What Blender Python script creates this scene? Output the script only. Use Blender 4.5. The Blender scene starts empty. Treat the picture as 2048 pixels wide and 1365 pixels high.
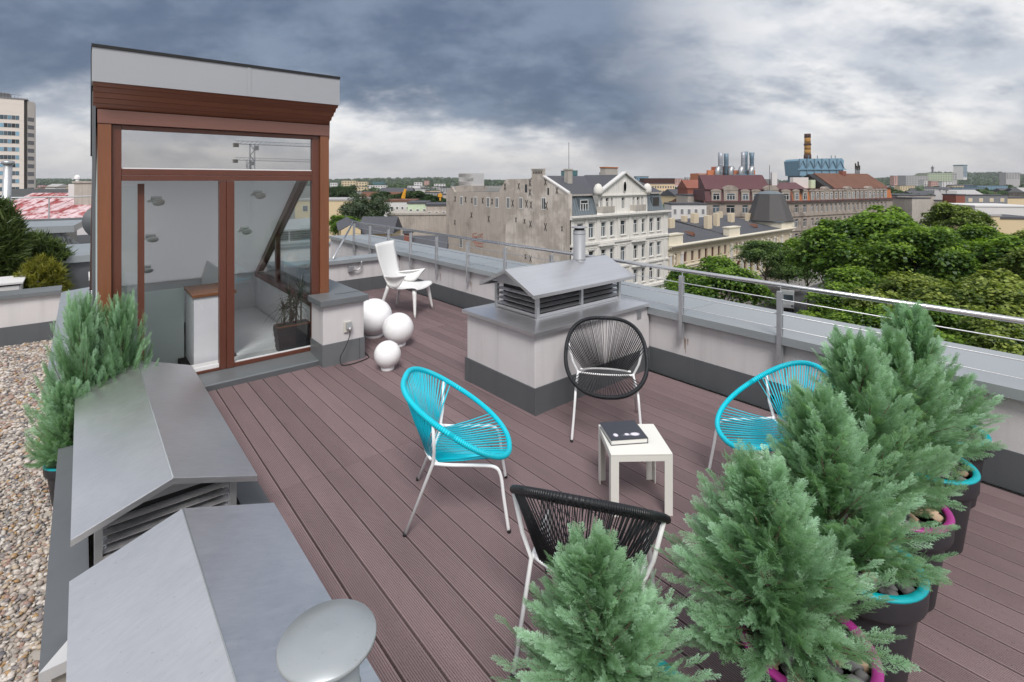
import bpy, bmesh, math, random
import numpy as np
from mathutils import Vector, Matrix, noise as mnoise

# ------------------------------------------------------------------ camera, sky, sun, exposure
SC = bpy.context.scene
COL = SC.collection
R_ = math.radians
YAW = R_(40.391)                     # the terrace boards run along +Y, the view is turned 40 degrees to their right
EYE = 2.15                           # eye height above the deck
cam_d = bpy.data.cameras.new('camera')
cam = bpy.data.objects.new('camera', cam_d); COL.objects.link(cam)
cam.location = (0, 0, EYE); cam.rotation_euler = (R_(90), 0, -YAW)
cam_d.sensor_width = 36; cam_d.lens = 17.79; cam_d.shift_y = -0.1565
cam_d.clip_start = 0.05; cam_d.clip_end = 20000
SC.camera = cam
SC.view_settings.view_transform = 'Standard'; SC.view_settings.look = 'None'
SC.view_settings.exposure = 0.92; SC.view_settings.gamma = 1
SC.cycles.max_bounces = 6; SC.cycles.diffuse_bounces = 3; SC.cycles.adaptive_threshold = .014; SC.cycles.adaptive_min_samples = 16; SC.cycles.transparent_max_bounces = 16
SC.cycles.caustics_reflective = False; SC.cycles.caustics_refractive = False
SC.cycles.volume_bounces = 0; SC.cycles.volume_step_rate = 4
SC.cycles.use_denoising = True
FWD = (math.sin(YAW), math.cos(YAW), 0); RGT = (math.cos(YAW), -math.sin(YAW), 0)
SUN_EL, SUN_AZ = R_(52), R_(215)     # azimuth clockwise from +Y: the light comes from behind the viewer's left shoulder

class NT:
    """small helper around a node tree"""
    def __init__(s, tree): s.t = tree; s.n = tree.nodes; s.l = tree.links
    def new(s, typ, **kw):
        x = s.n.new(typ)
        for k, v in kw.items(): setattr(x, k, v)
        return x
    def put(s, sock, v):
        if isinstance(v, bpy.types.NodeSocket): s.l.new(v, sock)
        elif v is not None:
            try: sock.default_value = v
            except Exception: sock.default_value = (*v, 1)
    def math(s, op, a, b=None, c=None, clamp=False):
        x = s.new('ShaderNodeMath', operation=op, use_clamp=clamp)
        s.put(x.inputs[0], a); s.put(x.inputs[1], b)
        if c is not None: s.put(x.inputs[2], c)
        return x.outputs[0]
    def vmath(s, op, a, b=None):
        x = s.new('ShaderNodeVectorMath', operation=op)
        s.put(x.inputs[0], a); s.put(x.inputs[1], b)
        return x.outputs['Value'] if op == 'DOT_PRODUCT' else x.outputs[0]
    def mix(s, f, a, b, blend='MIX'):
        x = s.new('ShaderNodeMix', data_type='RGBA', blend_type=blend)
        s.put(x.inputs[0], f); s.put(x.inputs[6], a); s.put(x.inputs[7], b)
        return x.outputs[2]
    def noise(s, vec, scale, detail=4, rough=.55, dist=0):
        x = s.new('ShaderNodeTexNoise'); s.put(x.inputs['Vector'], vec)
        x.inputs['Scale'].default_value = scale; x.inputs['Detail'].default_value = detail
        x.inputs['Roughness'].default_value = rough; x.inputs['Distortion'].default_value = dist
        return x.outputs[0]
    def ramp(s, v, lo, hi, a=0., b=1.):
        x = s.new('ShaderNodeMapRange', interpolation_type='SMOOTHSTEP')
        s.put(x.inputs[0], v); x.inputs[1].default_value = lo; x.inputs[2].default_value = hi
        x.inputs[3].default_value = a; x.inputs[4].default_value = b
        return x.outputs[0]
    def mapping(s, vec, scale=(1, 1, 1), loc=(0, 0, 0)):
        x = s.new('ShaderNodeMapping'); s.put(x.inputs[0], vec)
        x.inputs['Scale'].default_value = scale; x.inputs['Location'].default_value = loc
        return x.outputs[0]
    def comb(s, a, b, c=0.):
        x = s.new('ShaderNodeCombineXYZ'); s.put(x.inputs[0], a); s.put(x.inputs[1], b); s.put(x.inputs[2], c)
        return x.outputs[0]

def make_world():
    w = bpy.data.worlds.new('World'); SC.world = w; w.use_nodes = True
    t = NT(w.node_tree); t.n.clear()
    out = t.new('ShaderNodeOutputWorld'); bg = t.new('ShaderNodeBackground')
    sky = t.new('ShaderNodeTexSky', sky_type='NISHITA')
    sky.sun_disc = False; sky.sun_elevation = SUN_EL; sky.sun_rotation = SUN_AZ; sky.air_density = 1.5; sky.dust_density = 2.5
    d = t.new('ShaderNodeTexCoord').outputs['Generated']
    sep = t.new('ShaderNodeSeparateXYZ'); t.put(sep.inputs[0], d)
    zc = t.math('ADD', t.math('MAXIMUM', sep.outputs[2], 0.), 0.45)
    # the cloud deck seen from below: along (qf) and across (qr) the view
    qf = t.math('DIVIDE', t.vmath('DOT_PRODUCT', d, FWD), zc)
    qr = t.math('DIVIDE', t.vmath('DOT_PRODUCT', d, RGT), zc)
    q = t.comb(qr, qf, 0.)
    nA = t.noise(t.mapping(q, (1.6, 1.6, 1), (3.1, 7.4, 0)), 1., 2, .5)
    nB = t.noise(t.mapping(q, (2.9, 3.6, 1), (11.3, 2.2, 0)), 1., 6, .58)
    nC = t.noise(t.mapping(q, (2.6, 3.8, 1), (1.7, 5.2, 0)), 1., 5, .6)
    nD = t.noise(t.mapping(q, (8., 10., 1), (4.4, 9.1, 0)), 1., 4, .6)
    # storm bank: its far edge, near edge and right edge, all ragged
    e1 = t.math('ADD', t.math('MULTIPLY_ADD', qr, .42, 1.84), t.math('MULTIPLY_ADD', nA, .6, -.3))
    e1 = t.math('ADD', e1, t.math('MULTIPLY_ADD', nD, .26, -.13))
    m1 = t.ramp(t.math('SUBTRACT', e1, qf), -.05, .16)
    e2 = t.math('ADD', t.math('MULTIPLY_ADD', qf, .65, -.36), t.math('MULTIPLY_ADD', nB, .9, -.45))
    m2 = t.ramp(t.math('SUBTRACT', e2, qr), -.22, .34)
    e3 = t.math('ADD', t.math('MULTIPLY_ADD', nA, .4, -.2), t.math('MULTIPLY_ADD', nB, .35, .40))
    m3 = t.ramp(t.math('SUBTRACT', qf, e3), -.15, .25)
    bank = t.math('MULTIPLY', t.math('MULTIPLY', m1, m2), m3)
    # broken grey clouds everywhere else
    streak = t.math('MULTIPLY', t.ramp(nC, .46, .66), .72)
    light = t.mix(t.ramp(nB, .34, .66), (.33, .35, .39), (.57, .56, .555))
    mid = t.mix(t.ramp(nD, .35, .7), (.125, .155, .21), (.235, .265, .315))
    cl = t.mix(streak, light, mid)
    dark = t.mix(t.ramp(nB, .40, .64), (.058, .082, .132), (.112, .145, .205))
    dark = t.mix(t.ramp(nD, .45, .75, 0., .35), dark, (.14, .172, .23))
    cl = t.mix(t.math('MULTIPLY', bank, .97), cl, dark)
    # haze towards the horizon
    hz = t.ramp(sep.outputs[2], 0.0, .12, .8, 0.)
    cl = t.mix(hz, cl, (.36, .35, .35))
    blue = t.mix(1., sky.outputs[0], (.08, .08, .08), 'MULTIPLY')
    cl = t.mix(.94, blue, cl)
    t.l.new(cl, bg.inputs[0]); bg.inputs[1].default_value = 0.95
    t.l.new(bg.outputs[0], out.inputs[0])
make_world()
sun_d = bpy.data.lights.new('sun', 'SUN'); sun = bpy.data.objects.new('sun', sun_d); COL.objects.link(sun)
sun_d.energy = 1.5; sun_d.angle = R_(20); sun_d.color = (1, .965, .93)
sun.rotation_euler = (R_(90) - SUN_EL, 0, -SUN_AZ + math.pi)   # points away from the azimuth
_sd = Vector((math.sin(SUN_AZ) * math.cos(SUN_EL), math.cos(SUN_AZ) * math.cos(SUN_EL), math.sin(SUN_EL)))
sun.rotation_euler = _sd.to_track_quat('Z', 'Y').to_euler()

# ------------------------------------------------------------------ materials
MATS = {}
def mat(name, base, rough=.6, metal=0., var=.12, vscale=6., bump=0., bscale=120., streak=0., objvar=0., spec=.5,
        stretch=(1, 1, 1), speck=0., coat=0., trans=0., patch=None, pscale=.5, pramp=(.45, .6)):
    """principled material: base colour with two scales of noise, optional run-off streaks, specks, bump, per-object change"""
    m = bpy.data.materials.new(name); m.use_nodes = True; MATS[name] = m
    t = NT(m.node_tree); b = t.n['Principled BSDF']
    co = t.new('ShaderNodeTexCoord').outputs['Object']
    geo = t.new('ShaderNodeNewGeometry').outputs['Position']
    v = t.mapping(geo, stretch)
    n1 = t.noise(v, vscale, 5, .6)
    n2 = t.noise(v, vscale * .17, 3, .5)
    f = t.math('ADD', t.math('MULTIPLY_ADD', n1, 2 * var, 1 - var), t.math('MULTIPLY_ADD', n2, 2 * var, -var))
    if streak:
        ns = t.noise(t.mapping(geo, (3.2, 3.2, .16)), 1.6, 6, .65)
        f = t.math('MULTIPLY', f, t.ramp(ns, .45, .8, 1., 1 - streak))
    if speck:
        ns = t.noise(geo, 26., 2, .5)
        ns2 = t.noise(geo, 170., 2, .5)
        f = t.math('MULTIPLY', f, t.math('SUBTRACT', 1., t.math('MULTIPLY', t.math('MULTIPLY', t.ramp(ns2, .66, .70), t.ramp(ns, .42, .62)), speck)))
    if objvar:
        rn = t.new('ShaderNodeObjectInfo').outputs['Random']
        f = t.math('MULTIPLY', f, t.math('MULTIPLY_ADD', rn, 2 * objvar, 1 - objvar))
    c0 = (*base, 1)
    if patch is not None: c0 = t.mix(t.ramp(t.noise(geo, pscale, 5, .65), *pramp), (*base, 1), (*patch, 1))
    c = t.mix(1., c0, t.comb(f, f, f), 'MULTIPLY')
    t.l.new(c, b.inputs['Base Color'])
    b.inputs['Roughness'].default_value = rough; b.inputs['Metallic'].default_value = metal
    b.inputs['Specular IOR Level'].default_value = spec
    if coat: b.inputs['Coat Weight'].default_value = coat
    if trans: b.inputs['Subsurface Weight'].default_value = trans; b.inputs['Subsurface Radius'].default_value = (.40, .40, .40)
    if rough > .12:
        t.l.new(t.math('MULTIPLY_ADD', n1, .22, rough - .11), b.inputs['Roughness'])
    if bump:
        bp = t.new('ShaderNodeBump'); bp.inputs['Strength'].default_value = bump; bp.inputs['Distance'].default_value = .004
        t.l.new(t.noise(v, bscale, 3, .6), bp.inputs['Height']); t.l.new(bp.outputs[0], b.inputs['Normal'])
    return m

mat('decking', (.232, .165, .171), .6, var=.17, vscale=3., stretch=(4, .7, 4), objvar=.15, bump=.25, bscale=60, speck=.8)
mat('deck_shadow', (.008, .006, .006), .95)
mat('stucco', (.64, .615, .62), .9, var=.06, vscale=5, bump=.6, bscale=140, streak=.17)
mat('zinc_dark', (.135, .145, .155), .5, .25, var=.10, vscale=3, streak=.12)
mat('zinc_mid', (.20, .215, .225), .42, .35, var=.10, vscale=2.5, speck=.35)
mat('zinc_light', (.36, .39, .405), .36, .35, var=.08, vscale=2.0, speck=.2)
mat('fascia', (.40, .41, .435), .45, .2, var=.03, vscale=2)
mat('membrane', (.018, .018, .02), .8)
mat('frame_wood', (.125, .042, .026), .38, var=.16, vscale=10, stretch=(8, 8, .6), coat=.15)
mat('post_wood', (.215, .082, .038), .42, var=.18, vscale=9, stretch=(9, 9, .5), coat=.1)
mat('header_wood', (.20, .095, .075), .4, var=.12, vscale=9, stretch=(.5, 8, 8))
mat('soffit_wood', (.17, .058, .030), .42, var=.15, vscale=9, stretch=(.5, 8, 8), objvar=.12)
mat('counter_wood', (.20, .085, .04), .4, var=.2, vscale=12, stretch=(.6, 6, 6))
mat('white_metal', (.87, .87, .88), .42, var=.02)
mat('white_plastic', (.82, .82, .81), .35, var=.015)
mat('table_plastic', (.80, .79, .74), .4, var=.015)
mat('globe_plastic', (.92, .91, .95), .25, var=.012, trans=1.)
mat('cyan_cord', (.0, .62, .77), .42, var=.06, vscale=40)
mat('black_cord', (.012, .013, .016), .42, var=.1, vscale=40)
mat('rubber', (.02, .02, .02), .7)
mat('pot_grey', (.032, .031, .036), .5, var=.08, vscale=8)
mat('pot_teal', (.0, .36, .41), .42, var=.04)
mat('pot_magenta', (.33, .028, .215), .42, var=.04)
mat('soil', (.02, .016, .012), .95, bump=.6, bscale=60)
mat('stone', (.17, .165, .17), .75, var=.35, vscale=22, objvar=.75, bump=.4, bscale=50)
mat('stone_warm', (.36, .26, .18), .75, var=.3, vscale=22, objvar=.5, bump=.4, bscale=50)
mat('bark', (.10, .07, .05), .9, var=.3, vscale=14, bump=.7, bscale=30)
mat('book_cover', (.05, .052, .065), .3, var=.03)
mat('paper', (.78, .77, .74), .8, var=.03)
mat('cable', (.015, .015, .017), .5)
mat('galvanised', (.45, .46, .47), .38, .75, var=.12, vscale=6)
mat('inner_wall', (.84, .84, .85), .85, var=.02)
mat('ceiling_grey', (.74, .74, .745), .85, var=.02)
mat('inner_floor', (.66, .65, .65), .55, var=.04)
mat('marble', (.66, .67, .71), .25, var=.10, vscale=3)
mat('concrete', (.42, .39, .35), .9, var=.2, vscale=2, streak=.35)
mat('socket', (.62, .60, .54), .45)
mat('flue_paint', (.31, .32, .34), .5, .15, var=.06, vscale=6, streak=.1)
mat('socket_flap', (.30, .31, .32), .45)

def stainless(name, stretch, base=(.74, .74, .76), rough=.36):
    m = bpy.data.materials.new(name); m.use_nodes = True; MATS[name] = m
    t = NT(m.node_tree); b = t.n['Principled BSDF']
    geo = t.new('ShaderNodeNewGeometry').outputs['Position']
    n = t.noise(t.mapping(geo, stretch), 9., 6, .7); n2 = t.noise(geo, 1.3, 4, .55); n3 = t.noise(t.mapping(geo, stretch), 40., 3, .6)
    f = t.math('ADD', t.math('MULTIPLY_ADD', n, .26, .84), t.math('MULTIPLY_ADD', n2, .24, -.12))
    drops = t.ramp(t.noise(geo, 75., 2, .5), .70, .74, 1., .80)
    f = t.math('MULTIPLY', f, drops)
    t.l.new(t.mix(1., (*base, 1), t.comb(f, f, f), 'MULTIPLY'), b.inputs['Base Color'])
    b.inputs['Metallic'].default_value = .9
    t.l.new(t.math('ADD', t.math('MULTIPLY_ADD', n, .18, rough - .09), t.math('MULTIPLY_ADD', n2, .16, -.08)), b.inputs['Roughness'])
    bp = t.new('ShaderNodeBump'); bp.inputs['Strength'].default_value = .03; bp.inputs['Distance'].default_value = .001
    t.l.new(n3, bp.inputs['Height']); t.l.new(bp.outputs[0], b.inputs['Normal'])
    return m
stainless('steel_across', (.10, 5, 5))        # brushed along X
stainless('steel_along', (5, .10, 5))         # brushed along Y
stainless('steel', (4, 4, 4), (.60, .60, .61), .24)
stainless('steel_dull', (2, 2, 2), (.60, .61, .63), .46)

def glass(name, tint, refl_lo, refl_hi, rough=.0):
    m = bpy.data.materials.new(name); m.use_nodes = True; MATS[name] = m
    t = NT(m.node_tree); t.n.remove(t.n['Principled BSDF'])
    out = t.n['Material Output']
    tr = t.new('ShaderNodeBsdfTransparent'); tr.inputs[0].default_value = (*tint, 1)
    gl = t.new('ShaderNodeBsdfGlossy'); gl.inputs['Roughness'].default_value = rough
    lw = t.new('ShaderNodeLayerWeight'); lw.inputs[0].default_value = .35
    f = t.math('MULTIPLY_ADD', lw.outputs['Fresnel'], refl_hi - refl_lo, refl_lo)
    mx = t.new('ShaderNodeMixShader'); t.l.new(f, mx.inputs[0]); t.l.new(tr.outputs[0], mx.inputs[1]); t.l.new(gl.outputs[0], mx.inputs[2])
    t.l.new(mx.outputs[0], out.inputs['Surface'])
    return m
glass('glass_clear', (.96, .985, .98), .05, .45)
glass('glass_coated', (.40, .44, .45), .78, .95)
glass('glass_green', (.70, .80, .78), .08, .5, .05)

def window_glass(name, c=(.02, .025, .03)):
    m = bpy.data.materials.new(name); m.use_nodes = True; MATS[name] = m
    t = NT(m.node_tree); b = t.n['Principled BSDF']
    rn = t.new('ShaderNodeObjectInfo').outputs['Random']
    cl = t.mix(t.ramp(rn, .2, .95), (*c, 1), (c[0] * 5, c[1] * 5, c[2] * 5, 1))
    t.l.new(cl, b.inputs['Base Color']); b.inputs['Roughness'].default_value = .12
    return m
mat('lamp_shade', (.85, .85, .83), .5)
window_glass('pane_dark'); window_glass('pane_blue', (.05, .085, .11))

def translucent_sheet(name, c, f):
    m = bpy.data.materials.new(name); m.use_nodes = True; MATS[name] = m
    t = NT(m.node_tree); t.n.remove(t.n['Principled BSDF'])
    a = t.new('ShaderNodeBsdfDiffuse'); a.inputs[0].default_value = (*c, 1); b = t.new('ShaderNodeBsdfTranslucent'); b.inputs[0].default_value = (*c, 1)
    x = t.new('ShaderNodeMixShader'); x.inputs[0].default_value = f; t.l.new(a.outputs[0], x.inputs[1]); t.l.new(b.outputs[0], x.inputs[2]); t.l.new(x.outputs[0], t.n['Material Output'].inputs['Surface'])
translucent_sheet('ceiling_translucent', (.80, .80, .805), .58); translucent_sheet('frosted', (.80, .87, .85), .5)
def leafmat(name, dark, lite, vary=.25, translucent=.3, attr='tint', rough=.65):
    m = bpy.data.materials.new(name); m.use_nodes = True; MATS[name] = m
    t = NT(m.node_tree); t.n.remove(t.n['Principled BSDF']); out = t.n['Material Output']
    a = t.new('ShaderNodeAttribute', attribute_name=attr)
    rn = t.new('ShaderNodeObjectInfo').outputs['Random']
    c = t.mix(a.outputs['Fac'], (*dark, 1), (*lite, 1))
    f = t.math('MULTIPLY_ADD', rn, 2 * vary, 1 - vary)
    c = t.mix(1., c, t.comb(f, t.math('MULTIPLY_ADD', f, .6, .4), f), 'MULTIPLY')
    df = t.new('ShaderNodeBsdfDiffuse'); t.l.new(c, df.inputs[0])
    tl = t.new('ShaderNodeBsdfTranslucent'); t.l.new(t.mix(1., c, (1.1, 1.15, .6, 1), 'MULTIPLY'), tl.inputs[0])
    gl = t.new('ShaderNodeBsdfGlossy'); gl.inputs['Roughness'].default_value = .45; gl.inputs[0].default_value = (.9, .95, 1, 1)
    m1 = t.new('ShaderNodeMixShader'); m1.inputs[0].default_value = translucent
    t.l.new(df.outputs[0], m1.inputs[1]); t.l.new(tl.outputs[0], m1.inputs[2])
    m2 = t.new('ShaderNodeMixShader'); m2.inputs[0].default_value = .025
    t.l.new(m1.outputs[0], m2.inputs[1]); t.l.new(gl.outputs[0], m2.inputs[2])
    t.l.new(m2.outputs[0], out.inputs['Surface'])
    return m
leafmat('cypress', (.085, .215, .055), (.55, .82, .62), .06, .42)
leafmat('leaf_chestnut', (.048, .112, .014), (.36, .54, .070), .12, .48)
leafmat('leaf_blue', (.055, .11, .03), (.30, .44, .13), .10, .45)
leafmat('leaf_olive', (.058, .105, .014), (.44, .53, .12), .10, .46)
leafmat('leaf_silver', (.04, .065, .03), (.24, .29, .19), .10, .35)
leafmat('leaf_dark', (.025, .05, .018), (.085, .135, .045), .12, .25)
leafmat('leaf_gold', (.07, .075, .010), (.40, .40, .05), .10, .3)
leafmat('leaf_pine', (.022, .045, .016), (.17, .23, .06), .10, .25)
leafmat('leaf_dracaena', (.02, .032, .018), (.10, .125, .07), .05, .2)

# ------------------------------------------------------------------ mesh helpers
class MB:
    def __init__(s): s.v = []; s.f = []
    def add(s, vs, fs):
        k = len(s.v); s.v += [tuple(p) for p in vs]; s.f += [tuple(i + k for i in f) for f in fs]; return s
    def box(s, x0, x1, y0, y1, z0, z1):
        return s.add([(x0, y0, z0), (x1, y0, z0), (x1, y1, z0), (x0, y1, z0), (x0, y0, z1), (x1, y0, z1), (x1, y1, z1), (x0, y1, z1)],
                     [(0, 3, 2, 1), (4, 5, 6, 7), (0, 1, 5, 4), (1, 2, 6, 5), (2, 3, 7, 6), (3, 0, 4, 7)])
    def hexa(s, b, t):           # 4 bottom points, 4 top points, counter-clockwise from above
        return s.add(list(b) + list(t), [(0, 3, 2, 1), (4, 5, 6, 7), (0, 1, 5, 4), (1, 2, 6, 5), (2, 3, 7, 6), (3, 0, 4, 7)])
    def prism(s, poly, axis, a, b):   # polygon swept along an axis from a to b
        n = len(poly); idx = {'x': (1, 2, 0), 'y': (0, 2, 1), 'z': (0, 1, 2)}[axis]
        def P(p, h):
            q = [0, 0, 0]; q[idx[0]] = p[0]; q[idx[1]] = p[1]; q[idx[2]] = h; return q
        return s.add([P(p, a) for p in poly] + [P(p, b) for p in poly],
                     [tuple(range(n))[::-1], tuple(range(n, 2 * n))] + [(i, (i + 1) % n, n + (i + 1) % n, n + i) for i in range(n)])
    def tube(s, pts, r, seg=8, closed=False, caps=True, r2=None):
        pts = [Vector(p) for p in pts]; n = len(pts); rings = []
        up = None
        for i, p in enumerate(pts):
            a = pts[(i - 1) % n] if (closed or i > 0) else p
            b = pts[(i + 1) % n] if (closed or i < n - 1) else p
            d = (b - a).normalized()
            if up is None:
                up = d.orthogonal().normalized()
            up = (up - d * up.dot(d)).normalized(); side = d.cross(up)
            rr = r if r2 is None else r + (r2 - r) * i / max(1, n - 1)
            if not isinstance(rr, (int, float)): rr = rr[i]
            rings.append([p + (up * math.cos(6.2832 * k / seg) + side * math.sin(6.2832 * k / seg)) * rr for k in range(seg)])
        fs = []
        for i in range(n if closed else n - 1):
            j = (i + 1) % n
            for k in range(seg): fs.append((i * seg + k, i * seg + (k + 1) % seg, j * seg + (k + 1) % seg, j * seg + k))
        if caps and not closed:
            fs.append(tuple(range(seg))[::-1]); fs.append(tuple((n - 1) * seg + k for k in range(seg)))
        return s.add([p for rg in rings for p in rg], fs)
    def lathe(s, prof, seg=24, c=(0, 0, 0), caps=True):   # (radius, height) pairs
        vs = []; fs = []; n = len(prof)
        for r, z in prof:
            for k in range(seg): a = 6.283185 * k / seg; vs.append((c[0] + r * math.cos(a), c[1] + r * math.sin(a), c[2] + z))
        for i in range(n - 1):
            for k in range(seg): fs.append((i * seg + k, i * seg + (k + 1) % seg, (i + 1) * seg + (k + 1) % seg, (i + 1) * seg + k))
        if caps and prof[0][0] > 1e-5: fs.append(tuple(range(seg))[::-1])
        if caps and prof[-1][0] > 1e-5: fs.append(tuple((n - 1) * seg + k for k in range(seg)))
        return s.add(vs, fs)
    def mesh(s, name, smooth=False, bevel=0.):
        me = bpy.data.meshes.new(name); me.from_pydata(s.v, [], s.f)
        bm = bmesh.new(); bm.from_mesh(me); bmesh.ops.recalc_face_normals(bm, faces=bm.faces)
        if bevel: bmesh.ops.bevel(bm, geom=[e for e in bm.edges if e.is_manifold and e.calc_face_angle(0) > .5], offset=bevel, segments=2, affect='EDGES', profile=.6)
        bm.to_mesh(me); bm.free()
        if smooth:
            me.polygons.foreach_set('use_smooth', [True] * len(me.polygons))
        return me
    def build(s, name, m, parent=None, smooth=False, bevel=0., loc=None):
        return place(s.mesh(name, smooth, bevel), name, m, parent, loc)

def place(me, name, m, parent=None, loc=None, rot=None, scale=None):
    o = bpy.data.objects.new(name, me); COL.objects.link(o)
    if m is not None and not me.materials: me.materials.append(MATS[m] if isinstance(m, str) else m)
    o.parent = parent
    if loc is not None: o.location = loc
    if rot is not None: o.rotation_euler = rot
    if scale is not None: o.scale = scale
    return o
def tag(o, label=None, cat=None, group=None, kind=None):
    if label: o['label'] = label
    if cat: o['category'] = cat
    if group: o['group'] = group
    if kind: o['kind'] = kind
    return o
def thing(name, label, cat, loc=(0, 0, 0), rz=0., group=None):
    o = bpy.data.objects.new(name, None); COL.objects.link(o); o.location = loc; o.rotation_euler = (0, 0, rz)
    o.empty_display_size = .2
    return tag(o, label, cat, group)
def box(name, m, parent, x0, x1, y0, y1, z0, z1, bevel=0.):
    return MB().box(x0, x1, y0, y1, z0, z1).build(name, m, parent, bevel=bevel)
def struct(o): return tag(o, kind='structure')
def copy_tree(o, parent=None):
    c = o.copy(); COL.objects.link(c); c.parent = parent
    for ch in list(o.children): copy_tree(ch, c)
    return c
def bez(p, n=10):     # smooth curve through points (Catmull-Rom)
    p = [Vector(q) for q in p]; out = []
    P = [p[0] * 2 - p[1]] + p + [p[-1] * 2 - p[-2]]
    for i in range(1, len(P) - 2):
        for k in range(n):
            t = k / n; a, b, c, d = P[i - 1], P[i], P[i + 1], P[i + 2]
            out.append(.5 * ((2 * b) + (c - a) * t + (2 * a - 5 * b + 4 * c - d) * t * t + (3 * b - a - 3 * c + d) * t ** 3))
    return out + [p[-1]]
def fast_mesh(name, V, F, tint=None, smooth=False):
    """V (n,3), F (m,k) arrays, tint per vertex"""
    V = np.asarray(V, np.float32); F = np.asarray(F, np.int32); k = F.shape[1]
    me = bpy.data.meshes.new(name)
    me.vertices.add(len(V)); me.vertices.foreach_set('co', V.ravel())
    me.loops.add(F.size); me.loops.foreach_set('vertex_index', F.ravel())
    me.polygons.add(len(F)); me.polygons.foreach_set('loop_start', np.arange(0, F.size, k, dtype=np.int32))
    if smooth: me.polygons.foreach_set('use_smooth', np.ones(len(F), bool))
    if tint is not None:
        a = me.attributes.new('tint', 'FLOAT', 'POINT'); a.data.foreach_set('value', np.asarray(tint, np.float32))
    me.update(calc_edges=True); return me
def pix(px, py, t):
    """world point seen at pixel (px, py) of the photograph at depth t along the view axis (used to lay out the far city)"""
    u = (px - 1024) / 1012 * t
    return Vector((FWD[0] * t + RGT[0] * u, FWD[1] * t + RGT[1] * u, EYE - (py - 362) / 1012 * t))
# ------------------------------------------------------------------ the roof terrace: deck, gravel, the building below
STREET = -18.0
deck = struct(MB().box(.90, 5.0, -1.5, 9.45, -.25, -.03).build('terrace_deck', 'deck_shadow'))
PITCH, PW = .1472, .1352
def plank_mesh(L):
    n = 12; w = PW; e = .006; prof = [(0, -.026), (0, -.002), (.002, 0.)]
    g = (w - 2 * e) / n
    for i in range(n):
        x = e + i * g
        prof += [(x + .0012, 0.), (x + .0020, -.0045), (x + g * .50, -.0045), (x + g * .50 + .0008, 0.)]
    prof += [(w - .002, 0.), (w, -.002), (w, -.026)]
    m = MB(); k = len(prof)
    m.add([(p[0], 0, p[1]) for p in prof] + [(p[0], L, p[1]) for p in prof],
          [(i, i + 1, k + i + 1, k + i) for i in range(k - 1)] + [(0, k, 2 * k - 1, k - 1), tuple(range(k)), tuple(range(k, 2 * k))[::-1]])
    return m.mesh('plank')
_pl = {}
def plank(x, y0, y1):
    L = round(y1 - y0 - .004, 3)
    if L not in _pl: _pl[L] = plank_mesh(L)
    place(_pl[L], 'plank', 'decking', deck, (x, y0 + .002, 0))
rng = random.Random(5)
for k in range(-1, 27):
    x = 1.058 + PITCH * k + .0034
    if x + PW > 4.985: continue
    plank(x, -1.45, 1.505); plank(x, 1.505, 3.715)
    if x + PW < 2.16: plank(x, 3.715, 5.945)
    else:
        j = 6.40 if k % 5 != 2 else 6.10
        plank(x, 3.715, j); plank(x, j, 9.40)
# body of the building the terrace stands on
own = thing('terrace_building', 'grey rendered building under the roof terrace, seen only at its roof edge', 'building', (0, 0, STREET))
MB().box(-9, 6.0, -9, 13.4, 0, -STREET - .62).build('wall', 'stucco', own)
MB().box(.88, 5.96, -8.9, 13.3, -STREET - .60, -STREET - .26).build('roof_slab', 'concrete', own)
# gravel roof on the left and its pebbles
gravel = struct(MB().box(-8.9, .875, -8.8, 11.55, -.60, -.52).build('gravel_roof', 'concrete'))

def ico():
    t = (1 + 5 ** .5) / 2
    v = np.array([(-1, t, 0), (1, t, 0), (-1, -t, 0), (1, -t, 0), (0, -1, t), (0, 1, t), (0, -1, -t), (0, 1, -t), (t, 0, -1), (t, 0, 1), (-t, 0, -1), (-t, 0, 1)], float)
    v /= np.linalg.norm(v[0])
    f = np.array([(0, 11, 5), (0, 5, 1), (0, 1, 7), (0, 7, 10), (0, 10, 11), (1, 5, 9), (5, 11, 4), (11, 10, 2), (10, 7, 6), (7, 1, 8), (3, 9, 4), (3, 4, 2), (3, 2, 6), (3, 6, 8), (3, 8, 9), (4, 9, 5), (2, 4, 11), (6, 2, 10), (8, 6, 7), (9, 8, 1)])
    return v, f
ICO_V, ICO_F = ico()
def ico2():
    """one subdivision of the icosahedron"""
    v = [tuple(p) for p in ICO_V]; f = []; cache = {}
    def mid(a, b):
        k = (min(a, b), max(a, b))
        if k not in cache:
            p = (np.array(v[a]) + np.array(v[b])); p /= np.linalg.norm(p); v.append(tuple(p)); cache[k] = len(v) - 1
        return cache[k]
    for a, b, c in ICO_F:
        ab, bc, ca = mid(a, b), mid(b, c), mid(c, a); f += [(a, ab, ca), (b, bc, ab), (c, ca, bc), (ab, bc, ca)]
    return np.array(v), np.array(f)
ICO2_V, ICO2_F = ico2()
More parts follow.
